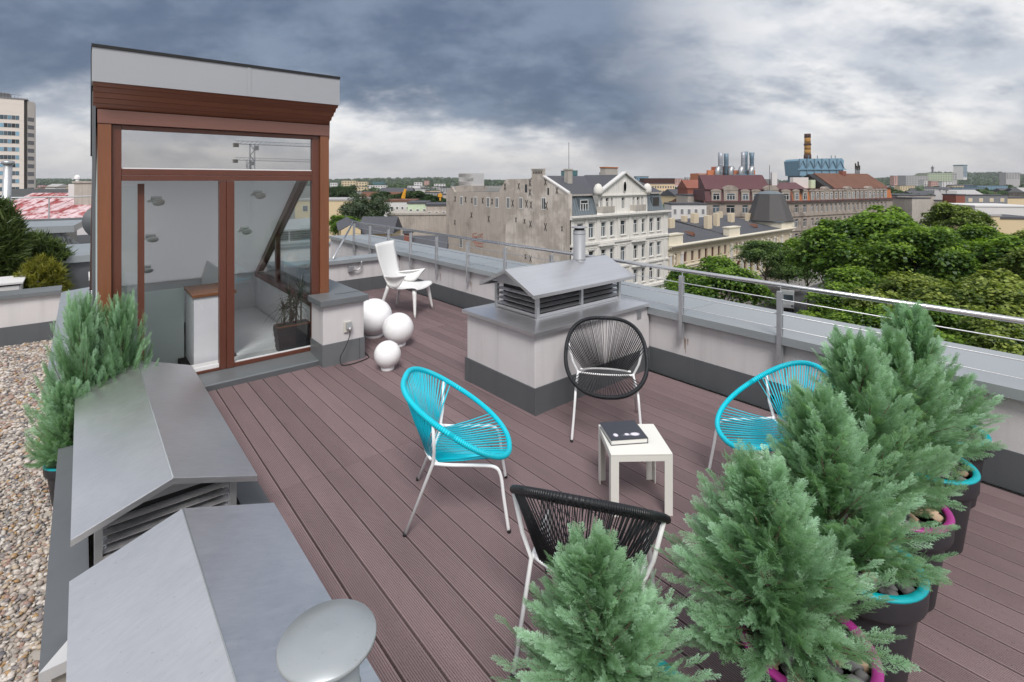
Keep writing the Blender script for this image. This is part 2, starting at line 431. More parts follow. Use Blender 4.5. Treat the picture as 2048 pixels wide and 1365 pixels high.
def pebbles(name, regions, seed, base_z):
    r = np.random.default_rng(seed); Vs = []; Fs = []; T = []; k = 0
    for (x0, x1, y0, y1, n, s0, s1) in regions:
        px = r.uniform(x0, x1, n); py = r.uniform(y0, y1, n); s = r.uniform(s0, s1, n) * r.choice([.7, 1, 1, 1.25], n)
        sc = np.stack([s * r.uniform(.85, 1.5, n), s * r.uniform(.7, 1.1, n), s * r.uniform(.5, .8, n)], 1)
        a = r.uniform(0, 6.283, n); ca, sa = np.cos(a), np.sin(a)
        v = ICO_V[None] * (1 + r.uniform(-.16, .16, (n, 12, 1))) * sc[:, None, :]
        tl = r.uniform(-.5, .5, n)[:, None]; zz = v[..., 2] + tl * v[..., 0]
        X = v[..., 0] * ca[:, None] - v[..., 1] * sa[:, None] + px[:, None]; Y = v[..., 0] * sa[:, None] + v[..., 1] * ca[:, None] + py[:, None]
        Z = zz + base_z + (r.uniform(0, .022, n))[:, None]
        Vs.append(np.stack([X, Y, Z], 2).reshape(-1, 3)); Fs.append((ICO_F[None] + (np.arange(n) * 12)[:, None, None] + k).reshape(-1, 3)); k += n * 12
        T.append(np.repeat(r.uniform(0, 1, n), 12))
    return fast_mesh(name, np.concatenate(Vs), np.concatenate(Fs), np.concatenate(T), True)
def pebble_mat():
    m = bpy.data.materials.new('pebble'); m.use_nodes = True; MATS['pebble'] = m
    t = NT(m.node_tree); b = t.n['Principled BSDF']
    a = t.new('ShaderNodeAttribute', attribute_name='tint').outputs['Fac']
    cr = t.new('ShaderNodeValToRGB'); t.l.new(a, cr.inputs[0]); e = cr.color_ramp
    e.interpolation = 'CONSTANT'
    cols = [(0, (.30, .265, .24)), (.13, (.50, .45, .40)), (.34, (.36, .30, .26)), (.46, (.22, .20, .20)), (.55, (.58, .54, .50)), (.70, (.33, .22, .18)), (.78, (.44, .36, .27)), (.88, (.14, .14, .15)), (.94, (.38, .24, .12))]
    e.elements[0].position = 0; e.elements[0].color = (*cols[0][1], 1)
    e.elements[1].position = cols[1][0]; e.elements[1].color = (*cols[1][1], 1)
    for p, c in cols[2:]:
        x = e.elements.new(p); x.color = (*c, 1)
    geo = t.new('ShaderNodeNewGeometry').outputs['Position']
    n = t.noise(geo, 60., 4, .6); f = t.math('MULTIPLY_ADD', n, .5, .75)
    t.l.new(t.mix(1., cr.outputs[0], t.comb(f, f, f), 'MULTIPLY'), b.inputs['Base Color']); b.inputs['Roughness'].default_value = .75
pebble_mat()
pb = place(pebbles('gravel', [(-1.6, -.13, 2.0, 6.6, 17000, .011, .019), (-2.2, -.2, 6.6, 11.45, 11000, .015, .025), (-4, -2.2, 6, 11.45, 2000, .02, .03)], 3, -.525), 'gravel', 'pebble')
tag(pb, 'multicoloured round pebbles spread over the lower roof on the left', 'gravel', kind='stuff')

# ------------------------------------------------------------------ parapet with coping, skirting
def coping_run(parent, axis, a0, a1, step, c0, c1, z0, z1, lip, m='zinc_light', seam=True, t=.012):
    """sheet coping in lengths along an axis; c0/c1 across, z0/z1 their heights, lip = drop of the front edge"""
    n = max(1, round((a1 - a0) / step)); L = (a1 - a0) / n
    for i in range(n):
        s0, s1 = a0 + i * L + .003, a0 + (i + 1) * L - .003
        mb = MB()
        poly = [(c0, z0 - lip), (c0 + .012, z0 - lip), (c0 + .012, z0 - t), (c1 - .012, z1 - t), (c1 - .012, z1 - lip), (c1, z1 - lip), (c1, z1), (c0, z0)]
        if axis == 'y': mb.prism(poly, 'y', s0, s1)
        else: mb.prism(poly, 'x', s0, s1)
        o = mb.build('coping_sheet', m, parent)
        if seam and i < n - 1:
            sm = MB()
            q0, q1 = s1 - .030, s1 + .034
            pl2 = [(c0 - .003, z0 - lip), (c0 - .003, z0 + .004), (c1, z1 + .004), (c1, z1 - .002), (c0 + .001, z0 - .002), (c0 + .001, z0 - lip)]
            sm.prism(pl2, axis, q0, q1); sm.build('seam_strip', m, o)
par = thing('parapet_wall', 'long low grey rendered parapet with wide pale sheet coping along the street side', 'parapet', (0, 0, 0))
MB().box(4.98, 5.98, -3, 13.2, -.6, .66).build('wall', 'stucco', par)
y = -2.9
while y < 9.3:
    y2 = min(y + 1.93, 9.36)
    MB().box(4.966, 4.978, y, y2 - .004, -.02, .252).build('skirting_sheet', 'zinc_dark', par)
    MB().box(4.961, 4.966, y2 - .05, y2 + .02, -.02, .256).build('skirting_joint', 'zinc_dark', par); y = y2
coping_run(par, 'y', -3, 13.2, 1.96, 4.915, 6.06, .712, .672, .075)
for yy in (2.05, 6.1):     # overflow spouts through the skirting
    MB().tube([(4.95, yy, .11), (4.99, yy, .11)], .03, 14, caps=False).build('overflow_pipe', 'galvanised', par)
    MB().lathe([(.0, 0), (.026, 0)], 14).build('overflow_mouth', 'membrane', par, loc=(4.9635, yy, .11)).rotation_euler = (0, R_(90), 0)

mat('rust_stain', (.30, .235, .20), .9, var=.3, vscale=20)
rgs = random.Random(3)
for yy in (1.963, 2.972, 3.963, 5.953, 6.933, 7.905, 8.862):
    for q in range(3):
        w_ = rgs.uniform(.003, .010); y0 = yy - .045 + .022 * q + rgs.uniform(-.006, .006); z1 = rgs.uniform(.40, .47); z0 = z1 - rgs.uniform(.05, .19)
        MB().add([(4.9785, y0 - w_, z1), (4.9785, y0 + w_, z1), (4.9785, y0 + w_ * .4, z0), (4.9785, y0 - w_ * .2, z0)], [(0, 1, 2, 3)]).build('rust_run', 'rust_stain', par)
rail = thing('terrace_railing', 'stainless steel railing with flat posts and three thin rods along the parapet', 'railing', (4.95, 0, .45))
def rl(p): return (p[0] - 4.95, p[1], p[2] - .45)
MB().tube([rl((4.95, -1.6, 1.182)), rl((4.95, 4.5, 1.18)), rl((4.95, 11.66, 1.172))], .0215, 14).build('handrail', 'steel', rail, True)
for z, rr in ((1.05, .0048), (.912, .0048), (.786, .0038)):
    MB().tube([rl((4.93, -1.6, z)), rl((4.93, 11.6, z))], rr, 8).build('rod', 'steel_dull', rail, True)
pm = MB().box(-.006, .006, -.026, .026, 0, .675).box(-.036, -.006, -.020, .020, .0, .675).mesh('post', bevel=.002)
for yy in (-1.05, -.05, .955, 1.963, 2.972, 3.963, 4.954, 5.953, 6.933, 7.905, 8.862, 9.80, 10.70, 11.57):
    po = place(pm, 'post', 'steel_dull', rail, (-.012, yy, 0))
    MB().tube([(.004, 0, .67), (.012, 0, .72)], .006, 8).build('pin', 'steel', po, True)
MB().tube([rl((4.95, 11.66, 1.172)), rl((3.66, 9.58, .66))], .021, 12).build('stay', 'steel', rail, True)

# cross wall at the end of the deck
xw = thing('cross_wall', 'low grey rendered wall with metal coping crossing the far end of the deck', 'wall')
MB().box(2.30, 4.97, 9.42, 9.74, -.6, .60).build('wall', 'stucco', xw)
for a, b in ((2.3, 3.2), (3.2, 4.12), (4.12, 4.96)):
    MB().box(a + .002, b - .002, 9.404, 9.418, -.02, .25).build('skirting_sheet', 'zinc_dark', xw)
coping_run(xw, 'x', 2.3, 4.905, .87, 9.36, 9.84, .650, .640, .07)
br = thing('wall_fitting', 'small galvanised elbow fitting on the far cross wall behind the white chair', 'fitting', (3.93, 9.40, .47))
MB().box(-.05, .05, -.05, .015, -.06, .05).build('box', 'steel_dull', br, bevel=.008)
MB().tube(bez([(.03, -.03, -.02), (.12, -.04, -.04), (.19, -.05, .02), (.20, -.05, .12)], 5), .014, 8).build('elbow', 'steel_dull', br, True)
# second terrace behind it
st = struct(MB().box(.14, 4.975, 9.76, 13.2, -.25, .02).build('rear_roof', 'zinc_mid'))

# ------------------------------------------------------------------ louvred vents
def louvre_cowl(root, cx, cy, hx, hy, z0, zl, ze, zr, ox, oy, steel, bays=2, ridge='x', roof_m=None):
    """box of louvres with gable roof; hx,hy half sizes; ox,oy half sizes of the roof"""
    roof_m = roof_m or steel
    c = MB().box(cx - hx + .05, cx + hx - .05, cy - hy + .05, cy + hy - .05, z0, ze - .01).build('core', 'membrane', root)
    MB().box(cx - hx - .004, cx + hx + .004, cy - hy - .004, cy + hy + .004, z0, z0 + .05).build('base_channel', steel, root)
    for sx in (-1, 1):
        for sy in (-1, 1):
            MB().box(cx + sx * hx - .018, cx + sx * hx + .018, cy + sy * hy - .018, cy + sy * hy + .018, z0 + .005, ze - .012).build('corner_post', 'steel_dull', root, bevel=.003)
    mids = []
    if ridge == 'x':
        for sy in (-1, 1):
            for b in range(1, bays):
                MB().box(cx - .016 + hx * (2 * b / bays - 1), cx + .016 + hx * (2 * b / bays - 1), cy + sy * hy - .016, cy + sy * hy + .016, z0 + .05, ze - .012).build('mullion', 'steel_dull', root)
    else:
        for sx in (-1, 1):
            for b in range(1, bays):
                MB().box(cx + sx * hx - .016, cx + sx * hx + .016, cy - .016 + hy * (2 * b / bays - 1), cy + .016 + hy * (2 * b / bays - 1), z0 + .05, ze - .012).build('mullion', 'steel_dull', root)
    n = max(3, round((ze - z0 - .08) / .047)); dz = (ze - .02 - z0 - .06) / n
    for i in range(n):
        z = z0 + .062 + dz * i
        for sy in (-1, 1):
            y = cy + sy * hy
            MB().hexa([(cx - hx + .02, y - sy * .0 - .001, z), (cx + hx - .02, y - .001, z), (cx + hx - .02, y + .001, z), (cx - hx + .02, y + .001, z)],
                      [(cx - hx + .02, y - sy * .036 - .001, z + dz * .46), (cx + hx - .02, y - sy * .036 - .001, z + dz * .46), (cx + hx - .02, y - sy * .036 + .001, z + dz * .46), (cx - hx + .02, y - sy * .036 + .001, z + dz * .46)]).build('louvre_blade', steel, root)
        for sx in (-1, 1):
            x = cx + sx * hx
            MB().hexa([(x - .001, cy - hy + .02, z), (x + .001, cy - hy + .02, z), (x + .001, cy + hy - .02, z), (x - .001, cy + hy - .02, z)],
                      [(x - sx * .036 - .001, cy - hy + .02, z + dz * .46), (x - sx * .036 + .001, cy - hy + .02, z + dz * .46), (x - sx * .036 + .001, cy + hy - .02, z + dz * .46), (x - sx * .036 - .001, cy + hy - .02, z + dz * .46)]).build('louvre_blade', steel, root)
    t = .004; lip = .034
    rf = None
    if ridge == 'x':
        G = [(cy - oy + .03, ze), (cy + oy - .03, ze), (cy, zr - .02)]
        for sx in (-1, 1): MB().prism(G, 'x', cx + sx * (hx - .012) - .004, cx + sx * (hx - .012) + .004).build('gable', 'steel_dull', root)
        for s in (-1, 1):
            mb = MB().prism([(cy + s * oy, ze), (cy, zr), (cy, zr - t), (cy + s * (oy - .004), ze - t), (cy + s * (oy - .004), ze - lip), (cy + s * oy, ze - lip)], 'x', cx - ox, cx + ox)
            for e in (-1, 1):
                mb.prism([(cy + s * (oy - .001), ze - .001), (cy, zr - .001), (cy, zr - lip), (cy + s * (oy - .001), ze - lip)], 'x', cx + e * (ox + .0) - .003, cx + e * (ox + .0) + .003)
            o = mb.build('roof_sheet', roof_m, root)
        MB().tube([(cx - ox, cy, zr + .001), (cx + ox, cy, zr - .001)], .0035, 6).build('ridge_fold_glint', 'zinc_light', root, True)  # folded ridge edge, kept pale to draw the highlight along it
    else:
        G = [(cx - ox + .03, ze), (cx + ox - .03, ze), (cx, zr - .02)]
        for sy in (-1, 1): MB().prism(G, 'y', cy + sy * (hy - .012) - .004, cy + sy * (hy - .012) + .004).build('gable', 'steel_dull', root)
        for s in (-1, 1):
            mb = MB().prism([(cx + s * ox, ze), (cx, zr), (cx, zr - t), (cx + s * (ox - .004), ze - t), (cx + s * (ox - .004), ze - lip), (cx + s * ox, ze - lip)], 'y', cy - oy, cy + oy)
            for e in (-1, 1):
                mb.prism([(cx + s * (ox - .001), ze - .001), (cx, zr - .001), (cx, zr - lip), (cx + s * (ox - .001), ze - lip)], 'y', cy + e * oy - .003, cy + e * oy + .003)
            o = mb.build('roof_sheet', roof_m, root)
        MB().tube([(cx, cy - oy, zr + .001), (cx, cy + oy, zr - .001)], .0035, 6).build('ridge_fold_glint', 'zinc_light', root, True)  # pale colour carries the ridge highlight
def hip_coping(root, x0, x1, y0, y1, z, rise, lip, m, ins, front=None):
    """sloped coping ring in four mitred sheets round a base"""
    A = [(x0, y0), (x1, y0), (x1, y1), (x0, y1)]; B = [(x0 + ins, y0 + ins), (x1 - ins, y0 + ins), (x1 - ins, y1 - ins), (x0 + ins, y1 - ins)]
    for i in range(4):
        j = (i + 1) % 4; a, b, c, d = A[i], A[j], B[j], B[i]
        MB().add([(*a, z - lip), (*b, z - lip), (*b, z), (*a, z), (*c, z + rise), (*d, z + rise), (*c, z + rise - .05), (*d, z + rise - .05)],
                 [(0, 1, 2, 3), (3, 2, 4, 5), (0, 7, 6, 1), (5, 4, 6, 7), (0, 3, 5, 7), (1, 6, 4, 2)]).build('coping_sheet', front if (front and i == 0) else m, root)
def flue(root, x, y, z0, z1, r, m, cap_r):
    p = MB().lathe([(r + .012, z0), (r + .012, z0 + .012), (r, z0 + .02), (r, z1)], 28, (x, y, 0)).build('flue_pipe', m, root, True)
    for k in (.12, .88):
        zz = z0 + (z1 - z0) * k; MB().lathe([(r + .001, zz), (r + .004, zz + .006), (r + .001, zz + .012)], 28, (x, y, 0)).build('pipe_seam', m, p, True)
    MB().lathe([(r * .82, z1 + .001), (r * .82, z1 + .035)], 24, (x, y, 0)).build('cap_grille', 'membrane', p)
    MB().lathe([(cap_r * .9, z1 + .022), (cap_r, z1 + .026), (cap_r + .001, z1 + .031), (cap_r * .985, z1 + .035), (cap_r * .5, z1 + .043), (.0, z1 + .046)], 40, (x, y, 0)).build('cap', m, p, True)

mat('zinc_sky_sheen', (.62, .62, .63), .4, .3, var=.08, vscale=8)  # paler coping sheet, the bright sky's reflection is put into its colour
# the vent block in the middle of the deck
vb = thing('vent_block', 'large rendered vent block with louvred steel cowl and flue in the middle of the deck', 'vent')
MB().box(3.17, 4.955, 3.40, 4.47, -.02, .74).build('wall', 'stucco', vb, bevel=.006)
MB().box(3.157, 3.169, 3.387, 4.483, -.005, .245).build('skirting_sheet', 'zinc_dark', vb)
MB().box(3.171, 4.955, 3.387, 3.399, -.005, .245).build('skirting_sheet', 'zinc_dark', vb)
MB().box(3.171, 4.955, 4.471, 4.483, -.005, .245).build('skirting_sheet', 'zinc_dark', vb)
MB().box(3.152, 3.24, 3.381, 3.386, -.005, .25).build('skirting_joint', 'zinc_dark', vb)
MB().box(3.151, 3.156, 4.40, 4.49, -.005, .25).build('skirting_joint', 'zinc_dark', vb)
hip_coping(vb, 3.125, 4.905, 3.355, 4.505, .765, .035, .035, 'steel_across', .25)
louvre_cowl(vb, 4.04, 3.93, .64, .315, .785, .785, 1.065, 1.255, .79, .43, 'steel_across', 2, 'x', 'steel_across')
flue(vb, 4.36, 3.93, 1.20, 1.585, .070, 'flue_paint', .090)
MB().box(4.72, 4.80, 3.395, 3.40, .60, .735).build('coping_bracket', 'steel_dull', vb)

# a second, smaller vent block on the rear roof
vr = thing('vent_block', 'vent block with louvred steel cowl on the rear roof beside the brown entrance', 'vent')
MB().box(2.62, 4.28, 11.35, 12.4, 0, .74).build('wall', 'stucco', vr)
hip_coping(vr, 2.58, 4.32, 11.3, 12.45, .765, .035, .035, 'steel_across', .25)
louvre_cowl(vr, 3.45, 11.88, .63, .315, .785, .785, 1.10, 1.29, .83, .445, 'steel_across', 2, 'x', 'steel_across')

# the two long vents in the left foreground
v1 = thing('roof_vent', 'far one of two long steel gable roofed vents at the left edge of the deck', 'vent')
MB().box(-.10, .90, 2.99, 5.30, -.55, .02).build('curb_wall', 'concrete', v1)
hip_coping(v1, -.14, .94, 2.955, 5.335, .045, .05, .05, 'zinc_dark', .17, 'zinc_sky_sheen')
louvre_cowl(v1, .388, 4.57, .32, 1.09, .09, .09, .352, .50, .43, 1.21, 'steel_along', 3, 'y', 'steel_across')
v2 = thing('roof_vent', 'nearest steel gable roofed vent with a round flue cap in the left foreground', 'vent')
MB().box(.02, .76, .68, 2.90, -.55, .06).build('curb_wall', 'zinc_mid', v2)
louvre_cowl(v2, .388, 1.80, .32, 1.09, .06, .06, .352, .50, .43, 1.215, 'steel_along', 3, 'y', 'steel_across')
flue(v2, .385, 1.035, .46, 1.18, .062, 'zinc_light', .096)
MB().hexa([(-.05, 2.75, -.5), (.0, 2.75, -.5), (.0, 2.99, -.5), (-.05, 2.99, -.5)], [(-.05, 2.75, -.1), (.0, 2.75, -.1), (.0, 2.99, -.1), (-.05, 2.99, -.1)]).build('curb_end', 'concrete', v1)

# ------------------------------------------------------------------ stair house with brown window frames
H0, HX0, HX1 = 6.30, .117, 2.335
sh = thing('stair_house', 'glazed stair house with brown timber frames and overhanging grey fascia', 'stair house')
si = MB().prism([(5.955, -.03), (5.955, .05), (5.965, .058), (6.30, .085), (6.42, .085), (6.42, -.03)], 'x', .22, 2.115).build('sill', 'zinc_mid', sh)
MB().box(.22, 2.115, 5.948, 5.953, -.03, .046).build('sill_upstand', 'zinc_dark', si)
MB().box(.08, .93, 6.10, 6.42, -.55, -.031).build('base_wall', 'stucco', sh)
fr = MB().box(HX0, .221, H0 - .06, H0 + .06, -.2, 2.70).build('post', 'post_wood', sh, bevel=.004)
fr = MB().box(2.228, HX1, H0 - .06, H0 + .06, .765, 2.70).build('post', 'post_wood', sh, bevel=.004)
MB().box(2.228, HX1, H0 - .05, H0 + .06, -.02, .70).build('post_base', 'stucco', sh)
MB().box(HX0 - .002, HX1 + .002, H0 - .068, H0 + .06, 2.702, 2.835).build('header', 'header_wood', sh, bevel=.004)
wf = MB()
wf.box(.223, .300, H0 - .03, H0 + .05, .086, 2.698)
wf.build('stile', 'frame_wood', sh, bevel=.004)
MB().box(2.140, 2.226, H0 - .03, H0 + .05, .086, 2.698).build('stile', 'frame_wood', sh, bevel=.004)
MB().box(1.215, 1.292, H0 - .036, H0 + .05, .086, 2.148).build('mullion', 'frame_wood', sh, bevel=.004)
MB().box(1.147, 1.213, H0 - .03, H0 + .05, .086, 2.148).build('mullion', 'frame_wood', sh, bevel=.004)
MB().box(.302, 2.138, H0 - .036, H0 + .05, 2.150, 2.205).build('transom', 'frame_wood', sh, bevel=.004)
MB().box(.302, 2.138, H0 - .030, H0 + .05, 2.207, 2.268).build('transom', 'frame_wood', sh, bevel=.004)
MB().box(.302, 2.138, H0 - .030, H0 + .05, 2.655, 2.698).build('top_rail', 'frame_wood', sh, bevel=.004)
MB().box(.302, 1.145, H0 - .030, H0 + .05, .086, .112).build('bottom_rail', 'frame_wood', sh)
MB().box(1.294, 2.138, H0 - .030, H0 + .05, .086, .128).build('bottom_rail', 'frame_wood', sh)
MB().box(.302, 1.145, H0 - .012, H0 + .02, .113, .150).build('threshold', 'white_metal', sh)
MB().box(1.294, 2.138, H0 - .012, H0 + .012, .129, .140).build('glazing_bead', 'white_metal', sh)
MB().box(.302, 2.138, H0 - .014, H0 + .012, 2.269, 2.280).build('glazing_bead', 'white_metal', sh)
MB().box(.301, 2.139, H0 + .004, H0 + .012, 2.281, 2.654).build('pane', 'glass_coated', sh)
MB().box(1.293, 2.139, H0 + .004, H0 + .012, .141, 2.149).build('pane', 'glass_clear', sh)
sd = MB().box(.435, .49, H0 + .07, H0 + .12, .12, 2.12).build('sliding_door', 'frame_wood', sh)
MB().box(.302, .434, H0 + .09, H0 + .098, .15, 2.10).build('pane', 'glass_clear', sd)
# soffit boards, fascia, roof
A0, A1 = (6.082, 3.078), (6.262, 2.838)
sof = MB().prism([(A0[0], A0[1] + .03), (A1[0] + .03, A1[1] + .03), (A1[0] + .03, A1[1] + .012), (A0[0], A0[1] + .012)], 'x', .12, 2.30).build('soffit', 'header_wood', sh)  # lighter backing behind the gaps, painted highlights of the board grooves
for k in range(5):
    u0, u1 = k / 5, (k + 1) / 5 - .034
    p0 = (A0[0] + (A1[0] - A0[0]) * u0, A0[1] + (A1[1] - A0[1]) * u0); p1 = (A0[0] + (A1[0] - A0[0]) * u1, A0[1] + (A1[1] - A0[1]) * u1)
    xr = 2.39 - .012 * k
    p1 = (p1[0] - .002, p1[1] - .003)
    MB().prism([p0, p1, (p1[0], p1[1] + .022), (p0[0], p0[1] + .012)], 'x', .083, xr).build('soffit_board', 'soffit_wood', sof)
fa = MB().box(.075, 1.388, 6.055, 6.075, 3.07, 3.385).build('fascia_sheet', 'fascia', sh)
MB().box(1.392, 2.395, 6.055, 6.075, 3.07, 3.385).build('fascia_sheet', 'fascia', sh)
MB().box(1.372, 1.410, 6.051, 6.0545, 3.07, 3.385).build('fascia_joint', 'fascia', sh)
MB().box(.075, .09, 6.077, 6.7, 3.07, 3.38).build('fascia_end', 'fascia', sh)
MB().hexa([(2.38, 6.077, 3.08), (2.395, 6.077, 3.08), (2.395, 6.7, 2.85), (2.38, 6.7, 2.85)], [(2.38, 6.077, 3.38), (2.395, 6.077, 3.38), (2.395, 6.7, 3.2), (2.38, 6.7, 3.2)]).build('fascia_end', 'fascia', sh)
SL = .714
MB().prism([(6.045, 3.386), (6.045, 3.415), (6.55, 3.40), (6.75, 2.62), (6.75, 2.40), (6.40, 2.68), (6.36, 3.386)], 'x', .07, 2.40).build('roof', 'membrane', sh)
MB().prism([(6.40, 2.62), (9.20, .62), (9.20, .66), (6.40, 2.66)], 'x', .20, 2.20).build('sloped_ceiling', 'ceiling_translucent', sh)  # ceiling made translucent so daylight through it brightens the interior
# left side wall (dark clad), right side: low wall and triangular glazing
MB().box(.105, .19, 6.37, 9.4, -.5, .60).build('side_wall', 'inner_wall', sh)
MB().box(.078, .103, 6.24, 9.42, -.5, .60).build('side_cladding', 'zinc_dark', sh)
MB().prism([(6.24, .601), (6.40, .601), (6.40, 3.0), (6.24, 3.0)], 'x', .078, .103).build('side_cladding', 'zinc_dark', sh)
MB().prism([(6.41, .601), (9.20, .601), (6.41, 2.60)], 'x', .120, .130).build('side_pane', 'frosted', sh)  # unseen left pane, added to let more daylight into the stairwell
MB().prism([(6.41, 2.60), (9.20, .62), (9.20, .70), (6.41, 2.70)], 'x', .085, .19).build('rafter', 'frame_wood', sh)
MB().box(2.215, 2.33, 6.37, 9.4, -.5, .56).build('side_wall', 'inner_wall', sh)
MB().box(2.20, 2.325, 6.37, 9.35, .561, .64).build('side_sill', 'frame_wood', sh)
MB().prism([(6.42, 2.60), (9.20, .64), (9.04, .64), (6.42, 2.47)], 'x', 2.20, 2.29).build('rafter', 'frame_wood', sh)
MB().box(2.22, 2.28, 8.05, 8.13, .64, 1.40).build('side_mullion', 'frame_wood', sh)
MB().prism([(6.42, .64), (9.02, .64), (6.42, 2.46)], 'x', 2.245, 2.251).build('side_pane', 'glass_clear', sh)
# inside: stairwell, balustrade, counter, lamps
MB().box(.19, 2.215, 9.2, 9.35, -2.7, .66).build('back_wall', 'inner_wall', sh)
MB().box(.205, 2.195, 6.75, 9.19, -1.35, -1.30).build('bounce_floor', 'inner_floor', sh)  # pale floor raised within the shaft to bounce light upwards
MB().box(.19, .20, 6.72, 9.2, -2.7, .0).build('shaft_wall', 'inner_wall', sh)
MB().box(2.20, 2.214, 6.72, 9.2, -2.7, .0).build('shaft_wall', 'inner_wall', sh)
MB().box(.19, 2.214, 6.43, 6.72, -.2, .06).build('landing', 'inner_floor', sh)
MB().box(.19, 1.9, 6.72, 6.74, -2.7, -.2).build('shaft_wall', 'inner_wall', sh)
for k in range(18): MB().box(1.43, 2.195, 6.725 + .1375 * k, 6.725 + .1375 * k + .134, .02, .055).build('floor_board', 'inner_wall', sh)
MB().box(1.43, 1.45, 7.5, 9.2, .06, .95).build('stair_partition', 'inner_wall', sh)
MB().box(.2, .96, 6.73, 7.37, -.35, -.30).build('stair_tread', 'inner_floor', sh)
bal = thing('glass_balustrade', 'frosted greenish glass balustrade inside the stair house', 'balustrade', (0, 0, 0))
MB().box(.205, .965, 7.38, 7.395, -.9, .83).build('pane', 'frosted', bal); MB().box(.205, .22, 6.75, 7.375, -.9, .83).build('pane', 'frosted', bal)
ct = thing('stair_pillar', 'marble clad pillar with a brown wood top behind the sliding door', 'pillar')
MB().box(.985, 1.40, 6.80, 7.42, -2.6, .80).build('body', 'marble', ct, bevel=.004)
MB().box(.965, 1.42, 6.78, 7.44, .802, .835).build('top', 'counter_wood', ct, bevel=.004)
def wall_lamp(y, x, lab):
    z = 2.62 - .714 * (y - 6.40)
    l = thing('wall_lamp', lab, 'lamp', (x, y, z - .006), 0, 'small white lamps on the sloped ceiling of the stair house')
    l.rotation_euler = (R_(-35.5), 0, 0); l.scale = (.72, .72, .72)
    MB().box(-.075, .075, -.06, .06, -.035, -.001).build('backplate', 'white_plastic', l, bevel=.004)
    MB().tube(bez([(-.02, 0, -.03), (-.10, -.02, -.06), (-.12, -.06, -.11), (-.03, -.09, -.14)], 5), .010, 8).build('arm', 'white_plastic', l, True)
    MB().lathe([(.0, -.012), (.085, -.012), (.09, 0), (.085, .012), (.0, .012)], 18, (.02, -.10, -.15)).build('shade', 'white_plastic', l, True)
for (px, py, lab) in ((312, 396, 'white lamp on the sloped ceiling, top of the column behind the sliding door'),
                      (301, 470, 'white lamp on the sloped ceiling, middle of the column behind the sliding door'),
                      (292, 532, 'white lamp on the sloped ceiling, lowest of the column behind the sliding door'),
                      (514, 384, 'white lamp on the sloped ceiling, upper one behind the fixed pane'),
                      (488, 456, 'white lamp on the sloped ceiling, lower one behind the fixed pane')):
    dv = pix(px, py, 1.) - Vector((0, 0, EYE))
    s_ = (2.62 + .714 * 6.40 - EYE) / (dv.z + .714 * dv.y); wall_lamp(dv.y * s_, dv.x * s_, lab)
cs_ = thing('strip_light', 'white strip light under the top of the stair house ceiling', 'lamp', (.75, 6.62, 2.40))
MB().box(-.35, .35, -.03, .03, -.035, .0).build('diffuser', 'lamp_shade', cs_, bevel=.004); MB().box(-.36, .36, -.035, .035, .001, .03).build('casing', 'white_plastic', cs_)
pl = thing('potted_dracaena', 'spiky dracaena in a ribbed dark planter behind the fixed pane', 'plant', (2.0, 6.57, .062)); pl.scale = (1., 1., 1.35)
pbx = MB()
for k in range(9):
    z = .025 * k; pbx.box(-.17 - .004 * k - .004 * (k % 2), .17 + .004 * k + .004 * (k % 2), -.085 - .002 * (k % 2), .085 + .002 * (k % 2), z, z + .025)
pbx.build('planter', 'pot_grey', pl)
MB().box(-.19, .19, -.08, .08, .225, .23).build('soil', 'soil', pl)
MB().tube([(-.19, -.085, .228), (.19, -.085, .228), (.19, .085, .228), (-.19, .085, .228)], .008, 6, True).build('planter_rim', 'counter_wood', pl)
def dracaena_leaves(seed):
    r = np.random.default_rng(seed); V = []; F = []; T = []; k = 0
    for hx, hz in ((-.10, .36), (-.03, .46), (.04, .40), (.10, .50), (.0, .30)):
        for i in range(46):
            a = r.uniform(0, 6.283); el = r.uniform(-.1, 1.35); L = r.uniform(.16, .28); w = .009
            p = np.array([hx, r.uniform(-.02, .02), hz + r.uniform(-.05, .03)]); d = np.array([math.cos(a) * math.cos(el), math.sin(a) * math.cos(el) * .55, math.sin(el)]); s = np.array([-math.sin(a), math.cos(a), 0])
            for j in range(4):
                u = j / 3; q = p + d * L * u + np.array([0, 0, -.16 * u * u * L / .2 * math.cos(el)]); ww = w * (1 - u * .9)
                V += [q - s * ww, q + s * ww]; T += [r.uniform(.2, .8)] * 2
            F += [(k + 2 * j, k + 2 * j + 1, k + 2 * j + 3, k + 2 * j + 2) for j in range(3)]; k += 8
    return fast_mesh('leaves', V, F, T)
place(dracaena_leaves(2), 'leaves', 'leaf_dracaena', pl)
for hx, hz in ((-.10, .36), (-.03, .46), (.04, .40), (.10, .50)): MB().tube([(hx, 0, .22), (hx + .01, 0, hz)], .011, 6).build('stem', 'bark', pl, True)

# low pillar beside the stair house with socket and cable
pi = thing('low_pillar', 'short rendered pillar with metal cap at the right corner of the stair house', 'pillar')
MB().box(2.12, 2.612, 5.85, 6.235, -.02, .70).build('wall', 'stucco', pi, bevel=.005)
MB().box(2.345, 2.612, 6.237, 9.2, -.02, .70).build('wall_run', 'stucco', pi)
MB().box(2.107, 2.62, 5.838, 5.849, -.005, .255).build('skirting_sheet', 'zinc_mid', pi)
MB().box(2.107, 2.118, 5.851, 6.235, -.005, .255).build('skirting_sheet', 'zinc_mid', pi)
MB().box(2.613, 2.624, 5.851, 9.2, -.005, .255).build('skirting_sheet', 'zinc_mid', pi)
MB().box(2.55, 2.556, 5.832, 5.837, -.005, .26).build('skirting_joint', 'zinc_dark', pi)
cp = MB().box(2.075, 2.655, 5.80, 6.235, .703, .772).build('cap_sheet', 'zinc_mid', pi, bevel=.004)
MB().box(2.34, 2.655, 6.24, 9.25, .703, .770).build('cap_sheet', 'zinc_mid', pi, bevel=.004)
